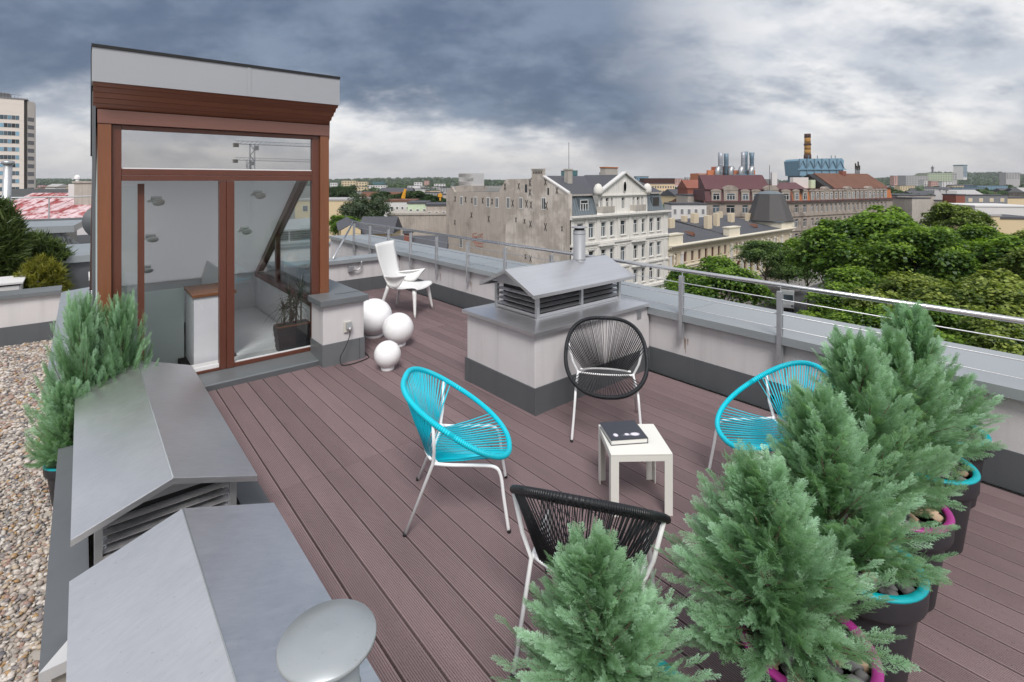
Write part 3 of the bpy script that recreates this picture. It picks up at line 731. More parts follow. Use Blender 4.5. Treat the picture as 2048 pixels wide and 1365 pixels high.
MB().box(2.335, 2.657, 6.05, 6.062, .773, .779).build('cap_seam', 'zinc_mid', cp)
so = thing('power_socket', 'beige outdoor power socket with grey flap on the low pillar', 'socket', (2.405, 5.85, .43))
MB().box(-.045, .045, -.022, -.001, -.075, .055).build('plate', 'socket', so, bevel=.005)
MB().hexa([(-.025, -.06, -.03), (.04, -.06, -.03), (.04, -.024, -.03), (-.025, -.024, -.03)], [(-.025, -.045, .045), (.04, -.045, .045), (.04, -.024, .045), (-.025, -.024, .045)]).build('flap', 'socket_flap', so, bevel=.004)
cb = MB().tube(bez([(2.415, 5.80, .395), (2.41, 5.785, .33), (2.36, 5.77, .22), (2.29, 5.765, .10), (2.30, 5.745, .016), (2.40, 5.72, .008), (2.52, 5.74, .008), (2.64, 5.79, .008), (2.68, 5.88, .008), (2.70, 6.10, .008)], 7), .0055, 8).build('power_cable', 'cable', None, True)
tag(cb, 'black power cable hanging from the socket and lying along the low pillar', 'cable')
MB().tube([(2.416, 5.80, .385), (2.414, 5.795, .415)], .011, 8).build('plug', 'white_plastic', cb, True)
# low wall that runs from the stair house to the far gravel parapet, and that parapet
lw = thing('side_wall', 'low wall with pale sheet coping running back behind the left conifers', 'wall')
MB().box(-.22, .10, 9.45, 11.6, -.55, .22).build('wall', 'stucco', lw)
MB().box(-.22, .072, 6.2, 9.44, -.55, .22).build('wall', 'stucco', lw)
coping_run(lw, 'y', 6.15, 9.44, 1.6, -.26, .074, .262, .30, .05)
coping_run(lw, 'y', 9.445, 11.5, 1.2, -.26, .14, .262, .30, .05)
gp = thing('gravel_parapet', 'grey rendered parapet with zinc coping behind the gravel on the left', 'parapet')
MB().box(-8.9, -.27, 11.50, 11.84, -.55, .24).build('wall', 'stucco', gp)
for a in range(6): MB().box(-.265 - 1.4 * (a + 1) + .003, -.265 - 1.4 * a, 11.486, 11.498, -.53, -.21).build('skirting_sheet', 'zinc_dark', gp)
coping_run(gp, 'x', -8.9, -.255, 1.45, 11.44, 11.90, .305, .315, .062, 'zinc_mid')
# ------------------------------------------------------------------ furniture
def ring_pt(a):
    """rim of the string chair: a = 0 right, pi/2 front, -pi/2 back top"""
    s, c = math.sin(a), math.cos(a)
    ex, ey = (.70, .80) if s < 0 else (.86, .92)
    sx = abs(c) ** ex * (1 if c > 0 else -1); sy = abs(s) ** ey * (1 if s > 0 else -1)
    y = -.015 + .345 * sy
    z = .620 - .230 * sy
    w = .350 + .010 * s
    return Vector((w * sx, y, z))
def seat_bar(u):     # u -1..1
    return Vector((.215 * u, -.135 - .03 * (1 - u * u), .405 - .02 * (1 - u * u)))
def back_bar(u):
    return Vector((.205 * u, -.175 - .05 * (1 - u * u), .425 - .005 * (1 - u * u)))
def wrap_mat(name, src):
    m = MATS[src].copy(); m.name = name; MATS[name] = m
    t = NT(m.node_tree); b = t.n['Principled BSDF']
    at = t.new('ShaderNodeAttribute', attribute_name='along').outputs['Fac']
    w = t.math('SINE', t.math('MULTIPLY', at, 6.2832 * 210))
    bp = t.new('ShaderNodeBump'); bp.inputs['Strength'].default_value = .55; bp.inputs['Distance'].default_value = .004
    t.l.new(w, bp.inputs['Height']); t.l.new(bp.outputs[0], b.inputs['Normal'])
wrap_mat('cyan_wrap', 'cyan_cord'); wrap_mat('black_wrap', 'black_cord')
def make_chair(cordm, wrapm):
    c = thing('string_chair', 'x', 'chair')
    N = 120
    mb = MB().tube([ring_pt(6.283185 * i / N) for i in range(N)], .0175, 12, True)
    me = mb.mesh('rim', True)
    at = me.attributes.new('along', 'FLOAT', 'POINT'); at.data.foreach_set('value', np.repeat(np.arange(N) / N, 12).astype(np.float32))
    place(me, 'rim', wrapm, c)
    for s in (-1, 1):
        rj = Vector((s * .245, -.15, .41))
        MB().tube(bez([(s * .285, .315, .0), (s * .268, .285, .20), (s * .258, .265, .335), (s * .255, .225, .385), (s * .252, .12, .395), (s * .248, -.05, .40), tuple(rj)], 7), .0105, 10).build('front_leg', 'white_metal', c, True)
        MB().tube([(s * .285, -.315, .0), tuple(rj + Vector((s * .004, 0, 0))), tuple(rj + Vector((s * .05, .012, .10))), (s * ring_pt(-.28).x, ring_pt(-.28).y, ring_pt(-.28).z - .008)], .0105, 10).build('rear_leg', 'white_metal', c, True)
        for yy in (.316, -.316):
            MB().lathe([(.0125, -.0), (.0125, .014), (.0108, .018)], 12, (s * .285, yy, 0)).build('foot_cap', 'rubber', c, True)
    MB().tube([seat_bar(-1.14 + 2.28 * i / 14) for i in range(15)], .0085, 10).build('seat_bar', 'white_metal', c, True)
    MB().tube([back_bar(-1.1 + 2.2 * i / 14) for i in range(15)], .0085, 10).build('back_bar', 'white_metal', c, True)
    r = random.Random(4)
    sc = MB(); n = 46
    for i in range(n):
        u = -1 + 2 * (i + .5) / n
        a = math.pi / 2 - u * .93 + r.uniform(-.006, .006)
        p = ring_pt(a) + Vector((0, 0, .006 if i % 2 else -.006)); q = seat_bar(u * .98) + Vector((0, 0, .008 if i % 2 else -.008))
        mid = (p + q) / 2 + Vector((0, 0, -.006))
        sc.tube([p, mid, q], .0029, 6)
    tag(sc.build('seat_cords', cordm, c, True), kind='stuff')
    bc = MB(); n = 80
    for i in range(n):
        u = -1 + 2 * (i + .5) / n
        a = -math.pi / 2 + u * 1.46 + r.uniform(-.008, .008)
        off = .010 if i % 2 else -.004
        p = ring_pt(a) + Vector((0, off, 0)); q = back_bar(u * .97) + Vector((0, off * .8, 0))
        mid = (p + q) / 2 + Vector((0, -.004, -.004))
        bc.tube([p, mid, q], .0027, 6)
    tag(bc.build('back_cords', cordm, c, True), kind='stuff')
    return c
blue0 = make_chair('cyan_cord', 'cyan_wrap'); black0 = make_chair('black_cord', 'black_wrap')
blue1 = copy_tree(blue0); black1 = copy_tree(black0)
def set_chair(c, x, y, fx, fy, lab):
    c.location = (x, y, .001); c.rotation_euler = (0, 0, math.atan2(-fx, fy)); tag(c, lab, 'chair', 'string chairs around the little table')
set_chair(blue0, 1.915, 2.787, .79, -.61, 'turquoise string chair standing alone in the middle of the deck, facing right')
set_chair(black0, 3.50, 2.845, -.76, -.65, 'black string chair facing the viewer in front of the vent block')
set_chair(blue1, 3.60, 1.49, -.766, .643, 'turquoise string chair half hidden by the potted conifers on the right')
set_chair(black1, 1.84, 1.59, .846, .534, 'black string chair seen from behind at the bottom, behind the nearest conifer')

# side table and book
tb = thing('side_table', 'small square white plastic table between the string chairs', 'table', (2.858, 2.085, 0), R_(-38.6))
h = .2
MB().box(-h, h, -h, h, .388, .40).build('top', 'table_plastic', tb, bevel=.004)
for sx, sy, a, b in ((-1, -1, 0, 0),):
    for k in range(4):
        ang = k * math.pi / 2; ca, sa = round(math.cos(ang)), round(math.sin(ang))
        def rr(x, y): return (x * ca - y * sa, x * sa + y * ca)
        mb = MB()
        for (x0, x1, y0, y1) in ((-h, -h + .052, -h, -h + .006), (-h, -h + .006, -h + .0062, -h + .052)):
            P = [rr(x0, y0), rr(x1, y0), rr(x1, y1), rr(x0, y1)]
            mb.hexa([(*p, 0) for p in P], [(*p, .352) for p in P])
        mb.build('leg', 'table_plastic', tb)
        P = [rr(-h, -h), rr(h - .0065, -h), rr(h - .0065, -h + .006), rr(-h, -h + .006)]
        MB().hexa([(*p, .3525) for p in P], [(*p, .3875) for p in P]).build('apron', 'table_plastic', tb)
bk = thing('book', 'thick dark book with pale light spots on its cover, lying on the white table', 'book', (2.838, 2.155, .4005), R_(-33))
bw, bh, bt = .128, .125, .036
MB().box(-bw, bw, -bh, bh, bt - .004, bt).build('cover', 'book_cover', bk, bevel=.001)
MB().box(-bw, bw, -bh, bh, 0, .004).build('cover', 'book_cover', bk, bevel=.001)
MB().box(bw - .004, bw, -bh, bh, .0042, bt - .0042).build('spine', 'book_cover', bk)
MB().box(-bw + .004, bw - .0045, -bh + .004, bh - .004, .0042, bt - .0042).build('pages', 'paper', bk)
def book_print():
    m = bpy.data.materials.new('cover_print'); m.use_nodes = True; MATS['cover_print'] = m
    t = NT(m.node_tree); b = t.n['Principled BSDF']; co = t.new('ShaderNodeTexCoord').outputs['Object']
    f = None
    for (x, y, rx, ry) in ((-.075, -.062, .016, .022), (.003, -.062, .016, .016), (.058, -.066, .032, .022), (.03, -.07, .06, .010)):
        d = t.new('ShaderNodeVectorMath', operation='LENGTH'); t.l.new(t.mapping(co, (1 / rx, 1 / ry, 0), (-x / rx, -y / ry, 0)), d.inputs[0])
        g = t.ramp(d.outputs['Value'], 1.25, .6)
        if ry == .010: g = t.math('MULTIPLY', g, .35)
        f = g if f is None else t.math('MAXIMUM', f, g)
    t.l.new(t.mix(f, (.042, .044, .056, 1), (.80, .76, .85, 1)), b.inputs['Base Color']); b.inputs['Roughness'].default_value = .28
book_print()
MB().add([(-bw + .001, -bh + .001, bt + .0006), (bw - .001, -bh + .001, bt + .0006), (bw - .001, bh - .001, bt + .0006), (-bw + .001, bh - .001, bt + .0006)], [(0, 1, 2, 3)]).build('cover_print', 'cover_print', bk)

# white plastic armchair at the back of the deck
wc = thing('armchair', 'white moulded plastic armchair with a tall back near the far parapet', 'chair', (4.05, 7.42, .001), math.atan2(-.545, -.84)); wc.scale = (1.05, 1.05, 1.04)
prof = bez([(0, -.415, 1.09), (0, -.365, .86), (0, -.295, .62), (0, -.225, .47), (0, -.13, .405), (0, .05, .40), (0, .20, .425), (0, .285, .425), (0, .315, .395)], 4)
hwid = [.275, .265, .24, .225, .25, .28, .29, .28, .265]
n = len(prof); V = []; F = []; NX = 13
for i, p in enumerate(prof):
    u = i / (n - 1) * 8; k = min(7, int(u)); f = u - k; hw = hwid[k] * (1 - f) + hwid[k + 1] * f
    for j in range(NX):
        s = -1 + 2 * j / (NX - 1); cup = .03 * s * s
        V.append((hw * s, p.y + (cup if i < n * .45 else 0), p.z + (0 if i < n * .45 else cup * .8)))
for i in range(n - 1):
    for j in range(NX - 1): F.append((i * NX + j, i * NX + j + 1, (i + 1) * NX + j + 1, (i + 1) * NX + j))
me = bpy.data.meshes.new('shell'); me.from_pydata(V, [], F); me.polygons.foreach_set('use_smooth', [True] * len(F))
o = place(me, 'shell', 'white_plastic', wc); md = o.modifiers.new('solid', 'SOLIDIFY'); md.thickness = .016; md.offset = 0
for s in (-1, 1):
    # arm: a fin that rises from the side of the seat and ends in a forward point
    top = bez([(s * .205, -.285, .58), (s * .27, -.16, .60), (s * .315, .0, .615), (s * .335, .155, .64)], 6)
    bot = bez([(s * .225, -.215, .455), (s * .265, -.06, .43), (s * .29, .03, .47), (s * .333, .150, .628)], 6)
    V = []; F = []; m_ = 5
    for a, b in zip(top, bot):
        for j in range(m_ + 1):
            t_ = j / m_; q = a.lerp(b, t_); q.x -= s * .035 * math.sin(t_ * 3.14); V.append(tuple(q))
    for i in range(len(top) - 1):
        for j in range(m_): F.append((i * (m_ + 1) + j, i * (m_ + 1) + j + 1, (i + 1) * (m_ + 1) + j + 1, (i + 1) * (m_ + 1) + j))
    # flat top of the arm
    k0 = len(V)
    inn = [Vector((q.x - s * .075 * math.sin(3.1416 * (i / (len(top) - 1)) ** .8), q.y, q.z - .006)) for i, q in enumerate(top)]
    for a, b in zip(top, inn): V += [tuple(a), tuple(b)]
    for i in range(len(top) - 1): F.append((k0 + 2 * i, k0 + 2 * i + 1, k0 + 2 * i + 3, k0 + 2 * i + 2))
    me = bpy.data.meshes.new('arm'); me.from_pydata(V, [], F); me.polygons.foreach_set('use_smooth', [True] * len(F))
    o = place(me, 'arm', 'white_plastic', wc); md = o.modifiers.new('solid', 'SOLIDIFY'); md.thickness = .014; md.offset = 0
    for (x0, y0, z0, x1, y1) in ((.215, .245, .41, .30, .30), (.185, -.20, .46, .275, -.335)):
        pts = [Vector((s * x0, y0, z0)).lerp(Vector((s * x1, y1, 0)), q / 6) for q in range(7)]
        mb = MB(); seg = 10; vs = []
        for q, p in enumerate(pts):
            rr_ = .036 - .021 * q / 6
            vs += [(p.x + rr_ * math.cos(6.283 * k / seg), p.y + rr_ * math.sin(6.283 * k / seg), p.z) for k in range(seg)]
        mb.add(vs, [(q * seg + k, q * seg + (k + 1) % seg, (q + 1) * seg + (k + 1) % seg, (q + 1) * seg + k) for q in range(6) for k in range(seg)] + [tuple(range(seg)), tuple(6 * seg + k for k in range(seg))])
        mb.build('leg', 'white_plastic', wc, True)

# three globe lamps
def globe(x, y, d, lab):
    g = thing('globe_lamp', lab, 'lamp', (x, y, .001), 0, 'white globe lamps beside the low pillar')
    r = d / 2; b = r * .50; zc = .03 + r * .955
    MB().lathe([(b * .96, .0), (b, .004), (b, .03), (b * .9, .036)], 32).build('base', 'globe_plastic', g, True)
    pr = [(r * math.cos(a), zc + r * math.sin(a)) for a in [(-60 + 150 * i / 26) * math.pi / 180 for i in range(27)]]
    pr[-1] = (0, zc + r)
    MB().lathe(pr, 40).build('globe', 'globe_plastic', g, True)
globe(3.075, 6.56, .50, 'largest white globe lamp, partly hidden by the low pillar')
globe(3.15, 6.00, .40, 'middle sized white globe lamp in front of the largest one')
globe(2.655, 5.31, .30, 'smallest white globe lamp, nearest the viewer')

# ------------------------------------------------------------------ conifers in pots
def spray_template(seed, n_side=10):
    """flat feathery spray, length 1 along +Z, in the XZ plane; triangles"""
    r = random.Random(seed); V = []; T = []
    def leaf(p, d, L, w, tint):
        nx, nz = -d[1], d[0]; dy = r.uniform(-.02, .02)
        V.extend([(p[0] + nx * w, 0, p[1] + nz * w), (p[0] - nx * w, 0, p[1] - nz * w), (p[0] + d[0] * L, dy, p[1] + d[1] * L)]); T.extend([tint * .7, tint * .7, min(1, tint * 1.15)])
    leaf((0, 0), (0, 1), 1., .012, .4)
    for i in range(n_side):
        s = .10 + .86 * i / (n_side - 1); side = 1 if i % 2 else -1
        a = r.uniform(.50, .75); d = (math.sin(a) * side, math.cos(a)); L = (.40 * (1 - s) ** .8 + .13) * r.uniform(.8, 1.15)
        p0 = (0, s)
        leaf(p0, d, L, .017, .45 + .4 * s)
        m = 6 if L > .26 else 4
        for k in range(m):
            q = .22 + .74 * k / m; pp = (p0[0] + d[0] * L * q, p0[1] + d[1] * L * q); sg = 1 if k % 2 else -1
            aa = r.uniform(.5, .85) * sg; dd = (d[0] * math.cos(aa) - d[1] * math.sin(aa), d[0] * math.sin(aa) + d[1] * math.cos(aa))
            leaf(pp, dd, (.115 * (1 - q) + .062) * r.uniform(.8, 1.3), .021, .5 + .35 * s + .2 * q)
    V = np.array(V); V[:, 1] += .10 * V[:, 2] ** 2 + .25 * V[:, 0] ** 2
    return V, np.array(T)
SPR = [spray_template(s) for s in (1, 2, 3, 4)]
def cypress_mesh(seed, H=1.0, Rm=.35, n_plume=210, ex=.98):
    r = np.random.default_rng(seed); Vs = []; Ts = []; br = MB()
    up = np.array([0, 0, 1.])
    for i in range(n_plume):
        u = (i + r.uniform(0, 1)) / n_plume
        h = (u ** 1.25) * .86                                          # more plumes low down
        Rr = Rm * ((1 - h) ** ex) * (.80 + .20 * min(1, h / .15)) * r.uniform(.62, 1.12) + .008
        a = i * 2.39996 + r.uniform(-.6, .6)
        inner = r.uniform() < .30
        L = r.uniform(.19, .33) * (.8 if h > .7 else 1)
        tilt = (1.0 * (1 - h) ** .9 + .10) * r.uniform(.6, 1.1)         # from vertical
        if h < .12: tilt += r.uniform(.15, .5)
        rad = np.array([math.cos(a), math.sin(a), 0])
        ax = rad * math.sin(tilt) + up * math.cos(tilt)
        end = rad * Rr * (.5 if inner else 1) + up * (h * H + .10)
        base = end - ax * L * .8
        if i % 2 == 0: br.tube([(0, 0, max(.0, base[2] - .12)), tuple(base), tuple(base + ax * L * .7)], .0045, 5, r2=.0015)
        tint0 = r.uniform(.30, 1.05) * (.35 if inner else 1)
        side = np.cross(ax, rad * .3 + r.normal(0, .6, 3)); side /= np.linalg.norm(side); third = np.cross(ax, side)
        m = 19
        for j in range(m):
            q = (j + .4) / m; s = r.uniform(.055, .095) * (1.12 - .45 * q)
            bend = up * .10 * L * q * q
            p = base + ax * L * q + bend + (side * r.normal(0, .012) + third * r.normal(0, .006)) * (1.2 - q)
            sg = 1 if j % 2 else -1
            ang = sg * r.uniform(.25, .80) * (1.05 - .85 * q); ang2 = r.normal(0, .22) * (1.1 - .6 * q)
            d = ax + side * math.tan(ang) + third * math.tan(ang2) + up * .12; d /= np.linalg.norm(d)
            w = side + r.normal(0, .35, 3); w -= d * (w @ d); w /= np.linalg.norm(w); nn = np.cross(w, d)
            V, T = SPR[r.integers(4)]
            P = V * s
            Vs.append(p + P[:, 0:1] * w + P[:, 1:2] * nn + P[:, 2:3] * d)
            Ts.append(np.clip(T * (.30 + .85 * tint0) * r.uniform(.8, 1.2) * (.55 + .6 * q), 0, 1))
    V = np.concatenate(Vs); T = np.concatenate(Ts)
    BRM.append(br.mesh('branches', True))
    return fast_mesh('foliage', V, np.arange(len(V)).reshape(-1, 3), T)
BRM = []
CYP = [cypress_mesh(11), cypress_mesh(12, Rm=.36), cypress_mesh(13, Rm=.34), cypress_mesh(14, Rm=.37, n_plume=230, ex=.72)]
def stone_mesh(seed):
    r = np.random.default_rng(seed); v = ICO2_V * (1 + r.uniform(-.2, .2, (len(ICO2_V), 1)))
    for _ in range(5):
        d = r.normal(0, 1, 3); d /= np.linalg.norm(d); c = r.uniform(.55, .8); k = v @ d; v = v - np.outer(np.maximum(k - c, 0), d)
    return fast_mesh('stone', v * np.array([1.2, .9, .65]), ICO2_F)
STN = [stone_mesh(s) for s in range(4)]
for me in STN: me.materials.append(MATS['stone'])
STW = [m.copy() for m in STN]
for me in STW: me.materials.clear(); me.materials.append(MATS['stone_warm'])
def pot_meshes(h, r):
    body = MB().lathe([(0, 0), (r * .66, 0), (r * .68, .006), (r * .86, h * .74), (r * .865, h * .76), (r * .965, h * .775), (r * .985, h * .80), (r, h - .012), (r, h - .011), (r * .86, h - .010), (r * .85, h * .80), (0, h * .80)], 44).mesh('body', True)
    rim = MB().lathe([(r * .85, h - .0095), (r * 1.002, h - .0095), (r * 1.003, h - .004), (r * .99, h + .003), (r * .88, h + .003), (r * .855, h - .002), (r * .85, h - .0095)], 44, caps=False).mesh('rim', True)
    return body, rim
POTS = {}
def conifer(x, y, z, h, r, rimc, lab, plab, var, fh, rot, lean=(0, 0), wide=1., group='conifers in dark pots'):
    """pot (a thing) and the conifer growing in it (a thing)"""
    if (h, r) not in POTS: POTS[(h, r)] = pot_meshes(h, r)
    bm_, rm_ = POTS[(h, r)]
    p = thing('plant_pot', plab, 'pot', (x, y, z + .001), 0, 'dark pots with coloured rims')
    place(bm_, 'body', 'pot_grey', p)
    rmc = rm_.copy(); place(rmc, 'rim', rimc, p)
    MB().lathe([(0, h * .905), (r * .845, h * .905)], 30).build('soil', 'soil', p)
    rr = random.Random(var * 31 + int(x * 100))
    for k in range(44):
        a = rr.uniform(0, 6.283); q = r * .76 * math.sqrt(rr.uniform(.10, 1)); s = rr.uniform(.020, .036)
        warm = rr.random() < (.35 if rimc == 'pot_magenta' else .12)
        place((STW if warm else STN)[k % 4], 'stone', None, p, (q * math.cos(a), q * math.sin(a), h * .905 + s * .4), (rr.uniform(-.4, .4), rr.uniform(-.4, .4), a), (s, s, s))
    t = thing('conifer', lab, 'conifer', (x - .01, y + .09 * (z > -.1), z + h * .84), 0, group)
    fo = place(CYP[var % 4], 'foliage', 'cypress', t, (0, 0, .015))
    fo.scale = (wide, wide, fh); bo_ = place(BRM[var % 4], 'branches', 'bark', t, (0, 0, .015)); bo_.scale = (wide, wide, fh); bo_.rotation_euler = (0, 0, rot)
    # lean: shear of the crown, as the plant grows off the vertical
    t.rotation_euler = (lean[1], lean[0], 0); fo.rotation_euler = (0, 0, rot)
    MB().tube([(0, 0, -.03), (.006, .004, fh * .5), (0, 0, fh * .9)], .012, 7).build('trunk', 'bark', t, True)
    return t
row = [(4.50, .72, 'pot_teal', .86, .3, 'conifer farthest right against the parapet, in the first turquoise rimmed pot', 'dark pot with turquoise rim standing against the right parapet'),
       (3.89, .70, 'pot_teal', .80, 1.2, 'conifer second from the parapet in the row on the right', 'dark pot with turquoise rim, second from the right parapet'),
       (3.27, .72, 'pot_magenta', .90, 2.2, 'conifer third from the parapet, in the first magenta rimmed pot', 'dark pot with magenta rim in the middle of the row'),
       (2.66, .71, 'pot_teal', .77, 3.1, 'conifer fourth from the parapet, bending over a turquoise rim', 'dark pot with turquoise rim, nearest the viewer of the turquoise ones'),
       (2.03, .72, 'pot_magenta', .66, 4.4, 'large bushy conifer at the lower right, second nearest the viewer', 'dark pot with magenta rim at the bottom edge'),
       (1.33, .97, 'pot_teal', .55, 5.3, 'conifer nearest the viewer at the bottom, its pot below the frame', 'dark pot below the bottom edge under the nearest conifer')]
for i, (x, y, c, fh, ro, l1, l2) in enumerate(row):
    conifer(x, y, 0, .46, .235, c, l1, l2, i % 3, fh, ro, lean=(-.03, -.13), wide=1.17 if i == 4 else 1.02 if i == 5 else 1.14)
# left group on the gravel, between the vent and the stair house
conifer(-.07, 5.58, -.50, .34, .17, 'pot_teal', 'conifer nearest the vent in the left group, drooping over the gravel', 'small dark pot with turquoise rim on the gravel at the left', 3, .68, 2.0, wide=.75)
conifer(.02, 5.72, -.50, .40, .20, 'pot_teal', 'tall conifer in front of the left post of the stair house', 'dark pot hidden behind the far vent, left one', 3, 1.28, .4, wide=.88)
conifer(.28, 5.70, -.50, .40, .20, 'pot_teal', 'tall conifer right of the left group, in front of the sliding door', 'dark pot hidden behind the far vent, right one', 3, 1.24, 3.4, wide=.80)
# ------------------------------------------------------------------ the city: ground, street, buildings
mat('ground', (.16, .155, .14), .95, var=.2, vscale=.02)
mat('asphalt', (.055, .055, .058), .9, var=.15, vscale=.6)
mat('paving', (.20, .19, .18), .9, var=.12, vscale=1.2)
mat('white_stucco', (.71, .69, .65), .9, var=.06, vscale=.6, streak=.28)
mat('gable_render', (.45, .40, .355), .92, var=.16, vscale=.6, streak=.42, bump=.3, bscale=4, patch=(.30, .265, .235), pscale=.28, pramp=(.50, .72))
mat('gable_render_pale', (.42, .375, .33), .92, var=.14, vscale=.8, streak=.38, bump=.3, bscale=4, patch=(.60, .55, .50), pscale=.35, pramp=(.42, .62))
mat('cream', (.64, .545, .40), .9, var=.05, vscale=.5, streak=.15)
mat('cream_pale', (.68, .63, .52), .9, var=.05, vscale=.5, streak=.12)
mat('roof_felt', (.075, .078, .09), .8, var=.14, vscale=.5)
mat('mansard_zinc', (.155, .185, .205), .5, .2, var=.12, vscale=1.2)
mat('lead_cap', (.070, .066, .066), .6, var=.15, vscale=.8)
mat('brown_stone', (.33, .285, .245), .92, var=.14, vscale=.8, streak=.45, patch=(.19, .165, .145), pscale=.5, pramp=(.5, .7))
mat('maroon_sheet', (.105, .04, .045), .55, var=.10, vscale=.6)
mat('rust_tile', (.145, .065, .042), .85, var=.28, vscale=1.5)
mat('orange_brick', (.40, .14, .05), .85, var=.08, vscale=.8)
mat('red_brick', (.24, .085, .06), .9, var=.15, vscale=1.)
mat('tan_panel', (.74, .67, .61), .8, var=.03, vscale=.3)
mat('tower_grey', (.20, .20, .21), .6, var=.05)
mat('red_sheet', (.30, .055, .055), .6, var=.15, vscale=2, patch=(.60, .46, .48), pscale=1.1, pramp=(.40, .56))
mat('win_frame', (.72, .71, .69), .6)
mat('win_red', (.16, .03, .02), .6)
mat('pastel_yellow', (.62, .50, .32), .9, var=.05, vscale=.2)
mat('pastel_white', (.62, .61, .60), .9, var=.05, vscale=.2)
mat('pastel_grey', (.38, .37, .37), .9, var=.08, vscale=.2)
mat('pastel_green', (.42, .48, .34), .9, var=.05, vscale=.2)
mat('pastel_pink', (.50, .30, .26), .9, var=.05, vscale=.2)
mat('mint', (.50, .60, .44), .9, var=.05, vscale=.2)
mat('sky_blue_steel', (.17, .30, .40), .6, var=.12, vscale=.1)
mat('stack_grey', (.36, .38, .42), .45, .3, var=.06, vscale=.1)
mat('stack_blue', (.13, .20, .26), .5, .2, var=.06, vscale=.1)
mat('plant_orange', (.52, .17, .07), .8, var=.08, vscale=.05)
mat('chimney_ochre', (.34, .17, .035), .8, var=.1, vscale=.1)
mat('chimney_dark', (.06, .025, .02), .8)
mat('crane_yellow', (.62, .30, .02), .6)
mat('iron', (.04, .036, .034), .8)
mat('shutter', (.22, .23, .24), .7)
mat('teal_glass', (.05, .16, .17), .25, var=.05)
mat('far_window', (.10, .11, .125), .4)

g = struct(MB().add([(-9000, -9000, STREET), (9000, -9000, STREET), (9000, 9000, STREET), (-9000, 9000, STREET)], [(0, 1, 2, 3)]).build('ground', 'ground'))
struct(MB().box(-60, 200, 17, 36.5, STREET, STREET + .02).build('street', 'asphalt'))
struct(MB().box(-60, 200, 36.5, 43.2, STREET, STREET + .14).build('pavement', 'paving'))
struct(MB().box(6.1, 200, 6, 17, STREET, STREET + .14).build('pavement', 'paving'))

def wall_open(mb, L, z0, z1, ops, d=.3, y=0.):
    """front wall in the XZ plane at y with rectangular openings (x, z, w, h) and reveals going back by d"""
    xs = sorted({0., L} | {round(o[0], 3) for o in ops} | {round(o[0] + o[2], 3) for o in ops})
    zs = sorted({z0, z1} | {round(o[1], 3) for o in ops} | {round(o[1] + o[3], 3) for o in ops})
    for i in range(len(xs) - 1):
        for j in range(len(zs) - 1):
            cx, cz = (xs[i] + xs[i + 1]) / 2, (zs[j] + zs[j + 1]) / 2
            if any(o[0] < cx < o[0] + o[2] and o[1] < cz < o[1] + o[3] for o in ops): continue
            mb.add([(xs[i], y, zs[j]), (xs[i + 1], y, zs[j]), (xs[i + 1], y, zs[j + 1]), (xs[i], y, zs[j + 1])], [(0, 1, 2, 3)])
    for (x, z, w, h) in ops:
        mb.add([(x, y, z), (x + w, y, z), (x + w, y, z + h), (x, y, z + h), (x, y + d, z), (x + w, y + d, z), (x + w, y + d, z + h), (x, y + d, z + h)],
               [(0, 4, 5, 1), (1, 5, 6, 2), (2, 6, 7, 3), (3, 7, 4, 0)])
_wm = {}
def window(root, x, z, w, h, y=0., frame='win_frame', d=.3, panes=2, sill=True, glassm='pane_dark', rot=0., arch=False, bar=.32):
    k = (round(w, 2), round(h, 2), frame, panes, sill, arch)
    if k not in _wm:
        f = .07; mb = MB()
        mb.box(0, w, -.05, .03, 0, f).box(0, w, -.05, .03, h - f, h).box(0, f, -.05, .03, f, h - f).box(w - f, w, -.05, .03, f, h - f)
        for i in range(1, panes): mb.box(w * i / panes - f * .6, w * i / panes + f * .6, -.05, .03, f, h * (1 - bar))
        if panes > 1 or h > 1.4: mb.box(f, w - f, -.05, .03, h * (1 - bar), h * (1 - bar) + f)
        fm = mb.mesh('window'); fm.materials.append(MATS[frame])
        pm_ = MB().add([(f * .5, 0, f * .5), (w - f * .5, 0, f * .5), (w - f * .5, 0, h - f * .5), (f * .5, 0, h - f * .5)], [(0, 1, 2, 3)]).mesh('pane')
        pm_.materials.append(MATS[glassm]); _wm[k] = (fm, pm_)
    fm, pm_ = _wm[k]
    o = place(fm, 'window', None, root, (x, y + d * .75, z), (0, 0, rot)); place(pm_, 'pane', None, o)
    if sill: MB().box(-.08, w + .08, -d - .05, -.055, -.10, -.001).build('sill', 'white_stucco' if frame == 'win_frame' else 'cream_pale', o)
    return o

# ---- white tenement with the big blank gable wall
wb = thing('white_tenement', 'white plastered tenement with pediment, grey mansard and big blank side wall', 'building', (46.3, 43.3, STREET))
ZB = -STREET
cols = [(3.55, 1.1), (6.05, 1.0), (7.9, .8), (10.15, 1.15), (13.1, 1.0), (15.05, .8), (16.9, 1.05), (18.8, 1.05), (1.35, 1.1)]
ops = []; wins = []
for zc in (ZB - 5.30, ZB - 8.93, ZB - 12.4, ZB - 16.2):
    for x, w in cols: ops.append((round(x, 3), round(zc, 3), w, 1.95))
mb = MB(); wall_open(mb, 21.7, 0, ZB - 2.35, ops, .3)
mb.box(21.69, 21.7, 0, 12, 0, ZB - 2.3)
mb.build('front_wall', 'white_stucco', wb)
for (x, z, w, h) in ops:
    window(wb, x, z, w, h, panes=2 if w > .9 else 1)
    if z > 5: MB().box(x - .18, x + w + .18, -.10, -.002, z + h + .16, z + h + .30).build('window_cornice', 'white_stucco', wb)
def band(z, h, out, name='string_course', m='white_stucco', L=21.7, root=wb, y=0.):
    return MB().box(-.02, L + .15, y - out, y - .002, z, z + h).build(name, m, root)
